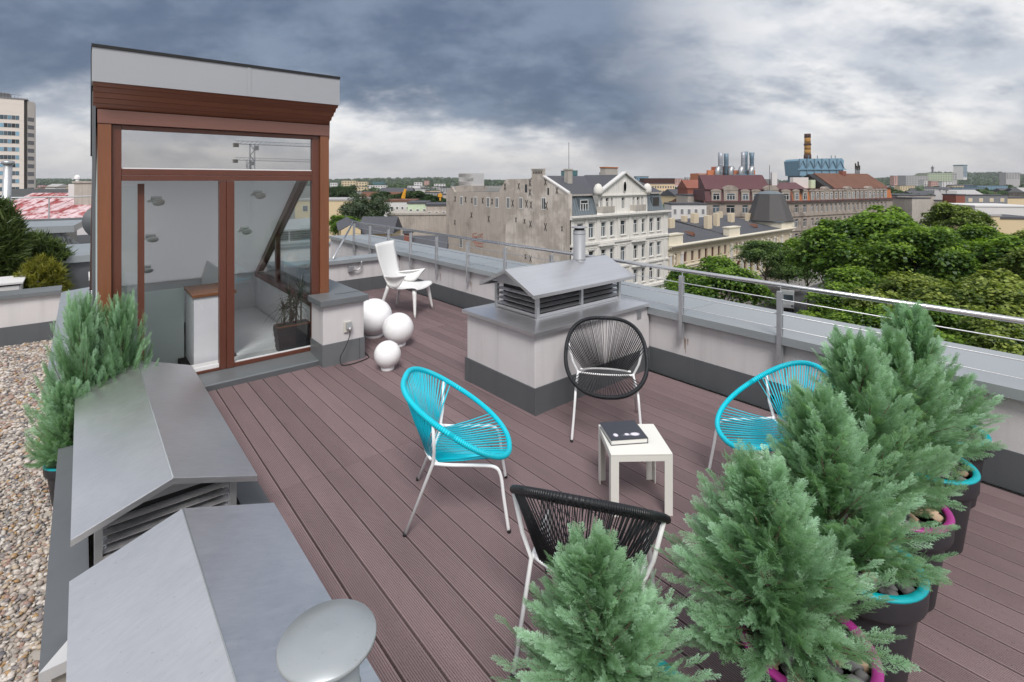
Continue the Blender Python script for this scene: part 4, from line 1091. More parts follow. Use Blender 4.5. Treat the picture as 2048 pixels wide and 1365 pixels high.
band(ZB - 2.75, .22, .35, 'cornice'); band(ZB - 2.52, .22, .55, 'cornice'); band(ZB - 6.15, .30, .22); band(ZB - 6.6, .08, .1); band(ZB - 9.75, .25, .18); band(ZB - 13.3, .4, .3)
for x in (.15, 2.75, 5.05, 9.35, 11.9, 16.2, 20.4):         # pilasters
    for z0, z1 in ((ZB - 6.0, ZB - 2.8), (ZB - 9.6, ZB - 6.65), (ZB - 13.2, ZB - 9.8)):
        MB().box(x, x + .5, -.12, -.002, z0, z1).build('pilaster', 'white_stucco', wb)
# round bays with balconies on top
for bx in (5.25, 12.4):
    pts = [(bx - .1, -.003), (bx + .5, -.45), (bx + 3.0, -.45), (bx + 3.6, -.003)]
    MB().prism(pts, 'z', ZB - 2.3, ZB - 2.05).build('balcony', 'white_stucco', wb)
    MB().prism([(p[0], p[1] - (.0 if i in (0, 3) else .05)) for i, p in enumerate(pts)], 'z', ZB - 2.04, ZB - 1.25).build('balcony_front', 'concrete', wb)
    for z in (ZB - 6.45, ZB - 10.0): MB().prism(pts, 'z', z, z + .25).build('bay_ledge', 'white_stucco', wb)
# pediment storey
po = [(5.9, ZB - 1.75, .45, 1.6), (7.0, ZB - 1.75, .7, 1.6), (8.05, ZB - 1.75, .45, 1.6), (10.4, ZB - 1.75, .75, 1.6), (12.9, ZB - 1.75, .45, 1.6), (13.9, ZB - 1.75, .7, 1.6), (14.95, ZB - 1.75, .45, 1.6)]
mb = MB(); ped = [(o_[0] - 5.5, o_[1], o_[2], o_[3]) for o_ in po]; wall_open(mb, 10.9, ZB - 2.3, ZB + .25, ped, .3)
o = mb.build('pediment_storey', 'white_stucco', wb); o.location = (5.5, .02, 0)
for (x, z, w, h) in po: window(wb, x, z, w, h, y=.02, panes=2 if w > .6 else 1, sill=False)
MB().prism([(5.2, ZB + .26), (16.7, ZB + .26), (10.95, ZB + 3.05)], 'y', .0, .5).build('pediment', 'white_stucco', wb)
for a, b in (((5.0, ZB + .25), (10.95, ZB + 3.2)), ((16.9, ZB + .25), (10.95, ZB + 3.2))):
    MB().prism([a, b, (b[0], b[1] + .22), (a[0], a[1] + .22)], 'y', -.35, .35).build('pediment_moulding', 'pastel_white', wb)
MB().box(5.2, 16.7, -.2, -.005, ZB + .1, ZB + .25).build('pediment_moulding', 'white_stucco', wb)
ov = MB().lathe([(0, 0), (.36, 0), (.45, .05), (.42, .1)], 24).build('oval_window', 'win_frame', wb, True, loc=(10.95, -.02, ZB + 1.35)); ov.rotation_euler = (R_(90), 0, 0); ov.scale = (.8, 2.0, 1)
ov = MB().lathe([(0, 0), (.36, 0)], 24).build('oval_pane', 'pane_dark', wb, loc=(10.95, -.125, ZB + 1.35)); ov.rotation_euler = (R_(90), 0, 0); ov.scale = (.8, 2.0, 1)
for x in (5.35, 16.3):
    MB().lathe([(.0, 1.55), (.35, 1.4), (.6, .9), (.62, .4), (.5, .0)], 16, (x, -.05, ZB + .25)).build('urn', 'white_stucco', wb, True)
# mansards left and right, with seams and dormers
for (x0, x1, lab) in ((.6, 5.4, 0), (16.6, 20.9, 1)):
    MB().hexa([(x0, .1, ZB - 2.25), (x1, .1, ZB - 2.25), (x1, 3, ZB - 2.25), (x0, 3, ZB - 2.25)], [(x0, .95, ZB + .2), (x1, .95, ZB + .2), (x1, 3, ZB + .2), (x0, 3, ZB + .2)]).build('mansard', 'mansard_zinc', wb)
    for k in range(int((x1 - x0) / .45)):
        x = x0 + .2 + .45 * k
        MB().hexa([(x, .06, ZB - 2.25), (x + .05, .06, ZB - 2.25), (x + .05, .2, ZB - 2.25), (x, .2, ZB - 2.25)], [(x, .90, ZB + .2), (x + .05, .90, ZB + .2), (x + .05, 1.1, ZB + .2), (x, 1.1, ZB + .2)]).build('seam', 'mansard_zinc', wb)
    MB().box(x0 - .1, x1 + .1, .6, 1.2, ZB + .2, ZB + .42).build('gutter', 'concrete', wb)
    xm = x0 + 1.7
    MB().box(xm - .15, xm + 1.65, .35, 1.5, ZB - 2.1, ZB - .15).build('dormer', 'mansard_zinc', wb)
    if not lab: window(wb, xm, ZB - 1.95, 1.5, 1.65, y=.12, panes=3, sill=False)
    else: MB().box(xm, xm + 1.5, .30, .348, ZB - 1.95, ZB - .3).build('shutter', 'iron', wb)
MB().prism([(.6, ZB + .38), (7.0, ZB + 2.85), (11.5, ZB + .5)], 'x', .45, 21.5).build('roof', 'roof_felt', wb)
MB().prism([(5.3, ZB + .3), (16.6, ZB + .3), (10.95, ZB + 3.0)], 'y', .5, 7.2).build('cross_roof', 'roof_felt', wb)
for (x, y, w, d_, zt) in ((4.1, 4.2, .9, .7, 3.6), (14.6, 6.3, 3.0, 1.0, 4.1), (17.2, 7.5, .8, .8, 3.6)):
    c_ = MB().box(x, x + w, y, y + d_, ZB + 1.0, ZB + zt).build('chimney', 'concrete', wb)
    MB().box(x - .08, x + w + .08, y - .08, y + d_ + .08, ZB + zt, ZB + zt + .18).build('chimney_cap', 'orange_brick' if x > 10 else 'concrete', c_)
MB().tube([(4.5, 4.4, ZB + 3.7), (4.5, 4.4, ZB + 7.4)], .035, 6).build('antenna', 'iron', wb)
# side wall: profile in the YZ plane with the chimney stack, windows, wall anchors
k = 12.5
MB().prism([(0, 0), (k, 0), (k, ZB + 2.37), (7.0, ZB + 2.43), (7.0, ZB + 3.64), (4.8, ZB + 3.6), (4.8, ZB + 2.65), (.35, ZB + .55), (.0, ZB + .5)], 'x', -.03, .40).build('side_wall', 'gable_render_pale', wb)
MB().prism([(k + .01, 0), (28, 0), (28, ZB + .35), (26.4, ZB + 1.14), (25.6, ZB + .36), (14.1, ZB + .55), (k + .01, ZB + 2.3)], 'x', -.02, .40).build('side_wall', 'gable_render', wb)
MB().prism([(.35, ZB + .56), (4.78, ZB + 2.67), (4.78, ZB + 2.85), (.35, ZB + .76)], 'x', -.1, .45).build('verge_flashing', 'pastel_white', wb)
for q in range(6): MB().box(-.06, -.031, 5.0 + .3 * q, 5.16 + .3 * q, ZB + 3.1, ZB + 3.4).build('flue_opening', 'iron', wb)
MB().box(-.12, .46, 4.72, 7.08, ZB + 3.645, ZB + 3.75).build('chimney_cap', 'concrete', wb)
for (y, z, w, h) in ((23.55, -1.75, .75, 1.45), (19.75, -1.75, .75, 1.45), (16.6, -1.8, .75, 1.5), (14.5, -1.8, .75, 1.5), (11.9, -1.8, .75, 1.6), (9.2, -1.75, .75, 1.6), (4.65, -1.65, .8, 1.6), (8.1, .55, .45, 1.1), (3.8, .3, .3, .9), (23.6, -8.6, .8, 1.6)):
    dark = z > -.5
    o = MB().box(-.05, -.021, y - w / 2, y + w / 2, ZB + z, ZB + z + h).build('side_window', 'win_frame' if not dark else 'iron', wb)
    MB().box(-.06, -.051, y - w / 2 + .1, y - .04, ZB + z + .1, ZB + z + h - .1).build('pane', 'pane_dark' if dark or y < 6 else 'far_window', o)
    MB().box(-.06, -.051, y + .04, y + w / 2 - .1, ZB + z + .1, ZB + z + h - .1).build('pane', 'far_window' if not dark else 'pane_dark', o)
anm = MB().hexa([(-.05, -.28, -.55), (0, -.28, -.55), (0, -.20, -.55), (-.05, -.20, -.55)], [(-.05, .20, .55), (0, .20, .55), (0, .28, .55), (-.05, .28, .55)]).hexa([(-.055, .20, -.55), (0, .20, -.55), (0, .28, -.55), (-.055, .28, -.55)], [(-.055, -.28, .55), (0, -.28, .55), (0, -.20, .55), (-.055, -.20, .55)]).mesh('wall_anchor'); anm.materials.append(MATS['iron'])
for (y, z, s) in ((25.3, -.8, .8), (22.4, -.8, .8), (20.7, -.9, .7), (17.9, -.85, .8), (15.6, -.9, .8), (10.9, -1.0, .9), (8.0, -1.0, .9), (7.1, -1.1, .9), (4.15, -1.1, .9), (12.6, 1.3, .9), (9.6, 1.4, .8), (7.3, 1.9, .9), (7.3, .6, .9), (4.3, 2.0, .8), (2.2, .9, .8), (10.2, -3.3, .6), (8.4, -3.4, .6), (7.2, -3.7, .8), (4.3, -3.9, .9), (1.3, -3.9, .6), (7.2, -8.4, .8), (8.2, -8.2, .6), (20.8, -3.2, .8), (16.4, -3.5, .8), (25.4, -4.6, .7)):
    o = place(anm, 'wall_anchor', None, wb, (-.035, y, ZB + z), (random.Random(y * z).uniform(-.5, .5) * 0, 0, 0), (1, s, s))
mat('graffiti', (.42, .16, .12), .9, var=.1)
gr = MB()
for q in range(4):
    rg = random.Random(q); pts = [(-.035, 19.2 + 1.3 * math.sin(i * .9 + q) + rg.uniform(-.3, .3), ZB - 6.2 - .45 * q + .35 * math.cos(i * 1.3 + q * 2)) for i in range(9)]
    gr.tube(bez(pts, 4), .035, 5)
gr.build('graffiti', 'graffiti', wb)
for y in (.25, .75): MB().tube([(-.10, y, ZB - 14), (-.10, y, ZB - 3.0)], .06, 6).build('downpipe', 'concrete', wb)
MB().box(.3, 12, 12.5, 27.9, ZB - .4, ZB + .3).build('rear_roof', 'roof_felt', wb)
wt = thing('water_tank', 'pale panelled rooftop tank behind the blank side wall', 'tank', tuple(pix(943, 372, 92)), R_(20))
for k in range(5):
    for s in range(3): MB().box(-1.75 + .7 * k + .01, -1.05 + .7 * k - .01, -1.6, 1.6, .75 * s + .01, .75 * s + .74).build('panel', 'pastel_white', wt)
MB().box(-1.74, 1.74, -1.59, 1.59, .02, 2.2).build('core', 'pastel_white', wt)
MB().box(-2.2, 2.2, -1.9, 1.9, -2.2, -.02).build('plinth', 'gable_render', wt)

# ---- cream palace next to it
pa = thing('cream_palace', 'long cream palace with red framed windows, white columns and dark felt roof', 'building', (68.05, 43.42, STREET))
PE = ZB - 8.05; PL = 46.6
ops = []
def X(px): return px - 68.05
wx = [X(v) - .45 for v in (73.15, 75.3, 77.5, 79.62, 81.8, 84.0, 86.2)]
pair = [X(69.35), X(70.35)]
cxs = [X(v) for v in (90.9, 93.7, 96.2, 98.9, 101.6, 104.5, 107.5)]
for x in wx: ops.append((round(x, 3), round(ZB - 10.75, 3), .9, 1.6))
for x in pair: ops.append((round(x - .3, 3), round(ZB - 11.0, 3), .6, 1.8))
for x in cxs: ops += [(round(x - .75, 3), round(ZB - 11.2, 3), .55, 2.0), (round(x + .25, 3), round(ZB - 11.2, 3), .55, 2.0)]
for x in cxs[1:] + [X(92.0) - 1.1]: ops.append((round(x - .5, 3), round(ZB - 15.1, 3), 1.0, 2.3))
for x in wx: ops.append((round(x, 3), round(ZB - 15.1, 3), .9, 2.3))
ops.append((round(X(69.3), 3), round(ZB - 15.3, 3), 1.5, 2.6))
mb = MB(); wall_open(mb, PL, 0, PE, ops, .35); mb.box(PL - .01, PL, 0, 13, 0, PE).build('front_wall', 'cream', pa)
for (x, z, w, h) in ops:
    window(pa, x, z, w, h, frame='win_red', d=.35, panes=2 if w > .7 else 1, sill=h < 2.2, glassm='pane_dark')
    if h > 2.2:   # round arches
        pts = [(x + w / 2 + (w / 2 + .15) * math.cos(a), z + h + (w / 2 + .1) * math.sin(a)) for a in [math.pi * i / 10 for i in range(11)]]
        MB().prism(pts, 'y', -.06, -.003).build('arch_hood', 'cream_pale', pa)
        pts = [(x + w / 2 + (w / 2) * math.cos(a), z + h - .02 + (w / 2) * math.sin(a)) for a in [math.pi * i / 10 for i in range(11)]]
        MB().prism(pts, 'y', -.075, -.062).build('arch_light', 'win_red', pa)
for z, h_, o_ in ((PE - .28, .28, .35), (PE - .02, .2, .75), (PE + .19, .14, .95), (ZB - 8.95, .1, .12), (ZB - 11.4, .18, .2), (ZB - 11.75, .1, .14), (ZB - 15.9, .3, .35)): band(z, h_, o_, 'cornice', 'cream_pale', PL, pa)
dn = MB().box(0, .16, -.55, -.37, 0, .18).mesh('dentil'); dn.materials.append(MATS['cream_pale'])
for k in range(92): place(dn, 'dentil', None, pa, (.25 + .5 * k, 0, PE - .26))
colx = [X(v) for v in (68.7, 71.9, 88.1, 92.2, 94.9, 97.55, 100.2, 103.0, 106.05, 109.7, 113.9)]
for x in colx:
    MB().box(x - .28, x + .28, -.22, -.003, ZB - 15.5, ZB - 9.35).build('column', 'pastel_white', pa)
    MB().box(x - .38, x + .38, -.30, -.003, ZB - 9.34, ZB - 9.0).build('capital', 'cream_pale', pa)
for x in cxs + [X(69.85)]:      # carved figures between the twin windows
    MB().lathe([(.0, 0), (.17, .1), (.13, .5), (.20, .95), (.11, 1.35), (.22, 1.6), (.15, 1.8), (.0, 1.95)], 10, (x - .0, -.08, ZB - 11.15)).build('herm_figure', 'cream_pale', pa, True)
# rusticated ground floor
for k in range(9): MB().box(0, PL + .05, -.07, -.003, .25 + .24 * k, .43 + .24 * k).build('rustication', 'brown_stone', pa)
# roofs: two pitches divided by a parapet wall
for x0, x1 in ((.2, X(88.2)), (X(88.5), X(111.0))):
    MB().prism([(.0, PE + .33), (12.5, PE + 2.45), (24, PE + .33)], 'x', x0, x1).build('roof', 'roof_felt', pa)
MB().prism([(.1, PE + .34), (12.5, PE + 2.7), (12.5, PE + 2.46), (.1, PE + .2)], 'x', X(88.2) + .01, X(88.5) - .01).build('roof_divider', 'iron', pa)
for x0, x1 in ((.15, 4.2), (X(87.4), X(91.4))):
    o = MB().box(x0, x1, -.1, 1.0, PE + .34, PE + 1.75).build('attic_block', 'cream_pale', pa)
    MB().box(x0 - .12, x1 + .12, -.22, 1.12, PE + 1.755, PE + 1.95).build('attic_cap', 'cream_pale', o)
for (px, py, w, h_) in ((1345, 447, 22, 20), (1372, 438, 14, 12), (1393, 437, 22, 20), (1420, 445, 22, 26), (1437, 440, 14, 26), (1466, 436, 18, 18), (1443, 430, 14, 12), (1500, 435, 14, 16)):
    q = None
    for i in range(400):      # find where the line of sight through that pixel meets the roof
        tt = 60 + i * .25; P = pix(px, py + h_ / 2, tt); ly = P.y - 43.42
        zr = STREET + PE + .33 + max(0, min(ly, 24 - ly)) / 12.5 * 2.12
        if ly > .2 and P.z <= zr: q = (P, tt); break
    if q is None: continue
    P, tt = q; ww = w / 1012 * tt * .8
    MB().box(P.x - 68.05 - ww / 2, P.x - 68.05 + ww / 2, P.y - 43.42, P.y - 43.42 + .8, P.z - STREET - .5, P.z - STREET + h_ / 1012 * tt).build('chimney', 'cream', pa)
for x in (X(79), X(103)):
    MB().add([(x, 2.2, PE + .8), (x + 1.1, 2.2, PE + .8), (x + .55, 2.2, PE + 1.5), (x + .55, 4.2, PE + 1.5), (x, 2.3, PE + .7), (x + 1.1, 2.3, PE + .7)], [(0, 1, 2), (0, 2, 3), (1, 3, 2)]).build('roof_hatch', 'rust_tile', pa)
# corner turret cap
tx, ty = 113.2 - 68.05, 47.2 - 43.42
MB().box(tx - 3.4, tx + 3.2, -.05, 7.4, PE - .5, PE + 1.5).build('turret_base', 'cream_pale', pa)
MB().box(tx - 3.6, tx + 3.4, -.2, 7.6, PE + 1.51, PE + 1.75).build('turret_cornice', 'mansard_zinc', pa)
tr = MB().lathe([(4.6, 0), (2.7, 5.5), (2.6, 5.6)], 8, (0, 0, 0)).build('turret_cap', 'lead_cap', pa, loc=(tx, ty, PE + 1.76)); tr.rotation_euler = (0, 0, R_(22.5))
MB().lathe([(2.7, 0), (1.6, .5), (.0, .75)], 8).build('turret_top', 'mansard_zinc', tr, loc=(0, 0, 5.6))
MB().tube([(0, 0, 6.2), (0, 0, 11.8)], .05, 6).build('turret_mast', 'iron', tr)

# ---- brown corner tenement behind (two wings)
P0 = pix(1411, 403, 132); P1 = pix(1586, 403, 132); P2 = pix(1785, 397, 156)
BZ = P0.z - STREET
bt = thing('brown_tenement', 'grey brown corner tenement with maroon mansard and arched dormers', 'building', (P0.x, P0.y, STREET), math.atan2(P1.y - P0.y, P1.x - P0.x))
Lb = (P1 - P0).xy.length
v2d = (P2 - P1).xy; a2 = math.atan2(v2d.y, v2d.x) - math.atan2(P1.y - P0.y, P1.x - P0.x); L2 = v2d.length
def wing_build(L, bays, org, ang, brick_from=0):
    """returns meshes added as parts of the tenement, laid along a direction"""
    M = Matrix.Translation(org) @ Matrix.Rotation(ang, 4, 'Z')
    def put(o): o.matrix_basis = M @ o.matrix_basis; return o
    ops = []
    for (x, w, kind) in bays:
        for fl in range(4):
            z = BZ - 3.1 - 3.75 * fl
            if z > .5: ops.append((round(x - w / 2, 3), round(z, 3), w, 2.1))
    mb = MB(); wall_open(mb, L, 0, BZ - .2, ops, .35); put(mb.build('wing_wall', 'brown_stone', bt))
    for (x, z, w, h) in ops:
        o = window(bt, x, z, w, h, d=.35, panes=2, sill=False); put(o)
    put(MB().box(-.1, L + .1, -.6, .3, BZ - .2, BZ + .1).build('eave', 'maroon_sheet', bt)); put(MB().box(-.1, L + .1, -.35, .3, BZ - .5, BZ - .2).build('cornice', 'brown_stone', bt))
    for fl in (4.0, 7.8): put(MB().box(0, L, -.25, -.003, BZ - fl, BZ - fl + .3).build('string_course', 'brown_stone', bt))
    # mansard storey
    put(MB().hexa([(0, .1, BZ + .1), (L, .1, BZ + .1), (L, 9, BZ + .1), (0, 9, BZ + .1)], [(0, .7, BZ + 3.0), (L, .7, BZ + 3.0), (L, 9, BZ + 3.0), (0, 9, BZ + 3.0)]).build('mansard', 'orange_brick' if brick_from else 'maroon_sheet', bt))
    put(MB().box(-.05, L + .05, .35, 1.0, BZ + 3.0, BZ + 3.2).build('mansard_eave', 'maroon_sheet', bt))
    for (x, w, kind) in bays:
        W = w + (1.5 if kind == 2 else .7)
        H_ = 2.55 if kind < 2 else 2.9
        put(MB().box(x - W / 2, x + W / 2, -.02, 1.2, BZ + .1, BZ + H_).build('dormer', 'brown_stone', bt))
        pts = [(x + (W / 2 + .12) * math.cos(a), BZ + H_ + (W * (.34 if kind == 2 else .26)) * math.sin(a)) for a in [math.pi * i / 8 for i in range(9)]]
        put(MB().prism(pts, 'y', -.12, 1.2).build('dormer_arch', 'brown_stone', bt))
        put(window(bt, x - w / 2, BZ + .35, w, 1.75, y=-.27, d=.3, panes=3 if kind == 2 else 2, sill=False))
    return put
pA = wing_build(Lb, [(2.8, 1.8, 1), (6.6, 2.2, 2), (10.4, 1.5, 1), (13.2, 1.5, 1), (17.2, 2.2, 2), (21.0, 1.5, 1)], (0, 0, 0), 0)
MB().prism([(1.0, BZ + 3.2), (5.4, BZ + 6.9), (6.0, BZ + 6.9), (6.0, BZ + 3.2)], 'x', .3, 17.5).build('roof', 'maroon_sheet', bt)
for k in range(35):
    MB().hexa([(.3 + .5 * k, .96, BZ + 3.2), (.37 + .5 * k, .96, BZ + 3.2), (.37 + .5 * k, 1.1, BZ + 3.2), (.3 + .5 * k, 1.1, BZ + 3.2)], [(.3 + .5 * k, 5.36, BZ + 6.93), (.37 + .5 * k, 5.36, BZ + 6.93), (.37 + .5 * k, 5.5, BZ + 6.95), (.3 + .5 * k, 5.5, BZ + 6.95)]).build('roof_seam', 'maroon_sheet', bt)
MB().prism([(1.0, BZ + 3.2), (6, BZ + 4.9), (9, BZ + 3.2)], 'x', 17.6, Lb + 4).build('roof', 'maroon_sheet', bt)
MB().box(17.7, 21.5, 4.5, 8, BZ + 3.2, BZ + 5.8).build('roof_hut', 'tower_grey', bt)
MB().box(19.2, 20.6, 3.6, 4.4, BZ + 4.0, BZ + 7.6).build('chimney', 'pastel_white', bt)
bays2 = [(1.9 + 1.55 * k, .85, 2 if k in (5, 13, 21) else 1) for k in range(int(L2 / 1.55) - 1)]
bays2 = [(1.6, 1.5, 1), (5.2, 1.5, 1)] + [(8.6 + 2.2 * k, 1.0, 2 if k in (3, 8, 13) else 1) for k in range(int((L2 - 9) / 2.2))]
pB = wing_build(L2, bays2, (Lb, 0, 0), a2, 1)
pB(MB().prism([(1.0, BZ + 3.2), (7.0, BZ + 7.6), (13, BZ + 3.2)], 'x', L2 * .42, L2).build('roof', 'rust_tile', bt))
pB(MB().prism([(1.3, BZ + 3.2), (7.0, BZ + 7.3), (12.7, BZ + 3.2)], 'x', L2 * .36, L2 * .42 - .01).build('roof_tarpaulin', 'membrane', bt))
pB(MB().box(L2 * .16, L2 * .30, 5, 6, BZ + 3.2, BZ + 6.3).build('roof_hoarding', 'pastel_white', bt)); pB(MB().box(L2 * .31, L2 * .35, 4.5, 6, BZ + 3.2, BZ + 5.6).build('roof_hoarding', 'mint', bt))
pB(MB().box(0, L2, 9.1, 13, 0, BZ + 3.1).build('rear_wall', 'brown_stone', bt))
pB(MB().box(L2 * .68, L2 * .72, 6, 7.2, BZ + 7.0, BZ + 8.3).build('chimney', 'red_brick', bt))
an = MB()
for dx, h_ in ((0, 4), (.8, 3.2), (1.5, 4.6), (2.2, 3.4)): an.box(dx, dx + .18, 0, .18, 0, h_).box(dx - .25, dx + .3, -.1, .1, h_ * .55, h_ * .95)
pB(an.build('phone_mast', 'iron', bt, loc=(L2 * .86, 7, BZ + 6.9)))

# ---- power station on the skyline
ps = thing('power_station', 'far power station with five tall flues on orange brick boiler blocks', 'power station', tuple(pix(1450, 362, 640)), -YAW)
def psx(px): return (px - 1450) / 1012 * 640
def psz(py): return (362 - py) / 1012 * 640
MB().box(psx(1397), psx(1440), 0, 30, -30, psz(347)).build('boiler_block', 'plant_orange', ps); MB().box(psx(1413), psx(1440), -4, -.1, -30, psz(341)).build('boiler_block', 'plant_orange', ps)
MB().box(psx(1441), psx(1468), 2, 30, -30, psz(333)).build('boiler_block', 'plant_orange', ps); MB().box(psx(1469), psx(1512), 2, 30, -30, psz(341)).build('boiler_block', 'plant_orange', ps)
MB().box(psx(1408), psx(1416), -4.6, -4.1, -18, psz(355)).build('stair_glazing', 'sky_blue_steel', ps)
for k in range(5): MB().box(psx(1397) + .5, psx(1412), -.4, -.05, -20 + 7 * k, -19.3 + 7 * k).build('panel_joint', 'pastel_grey', ps)
for px, top, m_, w in ((1437, 306, 'stack_grey', 9), (1451, 308, 'stack_blue', 9), (1482, 305, 'stack_grey', 8), (1490, 304, 'stack_blue', 8), (1502, 306, 'stack_blue', 9)):
    r_ = w / 2 / 1012 * 640; zt = psz(top)
    fl = px in (1490, 1502)
    o = MB().lathe([(r_ * .88 if fl else r_, -10), (r_ * .88 if fl else r_, zt - 6), (r_ * 1.12 if fl else r_, zt), (r_ * .8, zt), (r_ * .8, zt - 2)], 20, (psx(px), -6 if m_ == 'stack_grey' else -2, 0)).build('flue', m_, ps, True)
    for q in range(3): MB().lathe([(r_ * 1.02, 0), (r_ * 1.06, .5), (r_ * 1.02, 1)], 20, (psx(px), -6 if m_ == 'stack_grey' else -2, zt - 8 - 8 * q)).build('flue_ring', m_, o, True)
for px in (1430, 1456, 1476, 1496): MB().tube(bez([(psx(px), -8, psz(352)), (psx(px), -8, psz(343)), (psx(px) + 2, -6, psz(337)), (psx(px + 6), -3, psz(337))], 4), 3.2, 12).build('duct', 'galvanised', ps, True)
MB().box(psx(1455), psx(1512), -12, 0, psz(352), psz(350)).build('gantry', 'sky_blue_steel', ps)
for px in (1458, 1470, 1487, 1500, 1510): MB().box(psx(px), psx(px) + 1, -12, -11, -30, psz(350)).build('gantry_leg', 'sky_blue_steel', ps)
ck = thing('striped_chimney', 'tall ochre and dark ringed chimney rising behind the blue boiler house', 'chimney', tuple(pix(1615, 362, 600)), -YAW)
def ckz(py): return (362 - py) / 1012 * 600
rr0 = 6 / 1012 * 600
for (a, b, m_, s) in ((320, 310, 'chimney_dark', 1.15), (310, 300, 'chimney_ochre', 1.0), (300, 291, 'chimney_ochre', .98), (291, 288, 'chimney_dark', 1.12), (288, 276, 'chimney_ochre', .95), (276, 268, 'chimney_dark', .98)):
    MB().lathe([(rr0 * s, ckz(a)), (rr0 * s * .985, ckz(b) - .05)], 20).build('shaft_section', m_, ck, True)
MB().lathe([(rr0 * 1.1, -30), (rr0 * 1.15, ckz(320) - .05)], 20).build('shaft_section', 'pastel_white', ck, True)
bh = thing('blue_boiler_house', 'blue clad boiler house with diagonal bracing under the striped chimney', 'building', tuple(pix(1643, 362, 560)), -YAW)
def bz(py): return (362 - py) / 1012 * 560
def bx_(px): return (px - 1643) / 1012 * 560
MB().prism([(bx_(1600), bz(352)), (bx_(1597), bz(322)), (bx_(1602), bz(318)), (bx_(1684), bz(317)), (bx_(1688), bz(322)), (bx_(1686), bz(352))], 'y', 0, 30).build('hall', 'sky_blue_steel', bh)
MB().box(bx_(1604), bx_(1682), .5, 29, -30, bz(352) - .05).build('hall_base', 'stack_blue', bh)
MB().box(bx_(1594), bx_(1691), -1.5, -.05, bz(340), bz(338)).build('walkway', 'sky_blue_steel', bh)
for k in range(6):
    x0, x1 = bx_(1598 + 15 * k), bx_(1613 + 15 * k)
    MB().tube([(x0, -.6, bz(338)), ((x0 + x1) / 2, -.6, bz(322)), (x1, -.6, bz(338))], .5, 5).build('bracing', 'stack_blue', bh)
    MB().box(x0, x0 + .8, -.9, -.05, bz(352), bz(318)).build('rib', 'stack_blue', bh)
for px in (1622, 1640, 1668, 1676): MB().box(bx_(px), bx_(px) + .6, 5, 5.6, bz(317), bz(311)).build('roof_vent', 'stack_blue', bh)

# ---- generic town houses and blocks
def block(name, label, cat, px, py, w, h, t, m, roof='flat', rot=None, depth=10., rows=0, colsn=0, roofm='roof_felt', winm='far_window', group=None, below=None, base=None):
    """box building whose top-left front corner is seen at (px, py); w,h in pixels of its front; windows are one joined part"""
    P = pix(px, py, t); W = w / 1012 * t; Hh = h / 1012 * t
    rz = -YAW if rot is None else rot
    b = thing(name, label, cat, (P.x, P.y, STREET), rz, group)
    zt = P.z - STREET; zb = zt - Hh if base is None else base
    MB().box(0, W, 0, depth, 0, zt).build('wall', m, b)
    if roof == 'flat': MB().box(-.15, W + .15, -.15, depth + .15, zt + .001, zt + .35).build('roof', roofm, b)
    elif roof == 'gable_x': MB().prism([(-.4, zt), (depth / 2, zt + depth * .28), (depth + .4, zt)], 'x', -.3, W + .3).build('roof', roofm, b)
    elif roof == 'gable_y':
        MB().prism([(-.4, zt + .002), (W / 2, zt + W * .30), (W + .4, zt + .002)], 'y', .3, depth + .3).build('roof', roofm, b)
        MB().prism([(0, zt), (W / 2, zt + W * .28), (W, zt)], 'y', 0, .28).build('gable', m, b)
    if rows:
        fr_ = MB(); far = t > 180
        for i in range(rows):
            for j in range(colsn):
                x = W * (j + .5) / colsn; z = zt - Hh * (i + .62) / rows; ww = W / colsn * .5; hh = Hh / rows * .5
                if far: fr_.box(x - ww / 2, x + ww / 2, -.06, -.005, z - hh / 2, z + hh / 2)
                else:
                    ww = min(ww, 1.3); hh = min(hh, 1.8)
                    o = MB().box(x - ww / 2, x + ww / 2, -.06, -.005, z - hh / 2, z + hh / 2).build('window', 'win_frame', b)
                    MB().box(x - ww / 2 + .09, x + ww / 2 - .09, -.075, -.061, z - hh / 2 + .09, z + hh / 2 - .09).build('pane', winm, o)
        if far: tag(fr_.build('windows', winm, b), kind='stuff')
    return b
GA = 0.   # grid aligned like the terrace
block('beige_annex', 'stained beige courtyard building left of the big blank wall', 'building', 775, 431, 118, 90, 96, 'gable_render', rot=-YAW + .12, depth=14, roofm='concrete')
block('mint_house', 'pale green and white upper storey behind the stained annex', 'building', 815, 408, 40, 28, 104, 'mint', roof='flat', rot=-YAW + .1, depth=8, rows=1, colsn=3)
block('white_workshop', 'long white workshop with a row of small windows behind the annex', 'building', 768, 404, 62, 26, 112, 'pastel_white', rot=-YAW + .1, depth=9, rows=1, colsn=6, roofm='rust_tile')
block('tall_annex', 'stained annex storey with dark openings against the blank wall', 'building', 852, 412, 42, 30, 98, 'gable_render', rot=-YAW + .1, depth=8, rows=1, colsn=3)
block('yellow_house', 'yellow gabled house with two windows behind the railing', 'house', 682, 462, 38, 34, 68, 'pastel_yellow', roof='gable_y', rot=-YAW + .35, depth=20, rows=1, colsn=2)
block('felt_roof_house', 'low house with long dark felt roof behind the railing', 'house', 716, 468, 66, 60, 74, 'pastel_yellow', roof='gable_x', rot=-YAW + .05, depth=8, rows=1, colsn=4)
block('felt_shed', 'low shed with flat dark roof in front of the blank wall', 'shed', 738, 512, 150, 60, 60, 'concrete', roof='gable_x', rot=-YAW + .1, depth=7)
block('brick_hut', 'small red brick hut on the courtyard shed', 'hut', 808, 468, 12, 16, 61, 'red_brick', rot=-YAW, depth=1.5)
block('yellow_block', 'long plain yellow block behind the stair house with two small windows', 'building', 590, 402, 122, 50, 118, 'pastel_yellow', rot=-YAW + .05, depth=14, roofm='pastel_grey', rows=2, colsn=3)
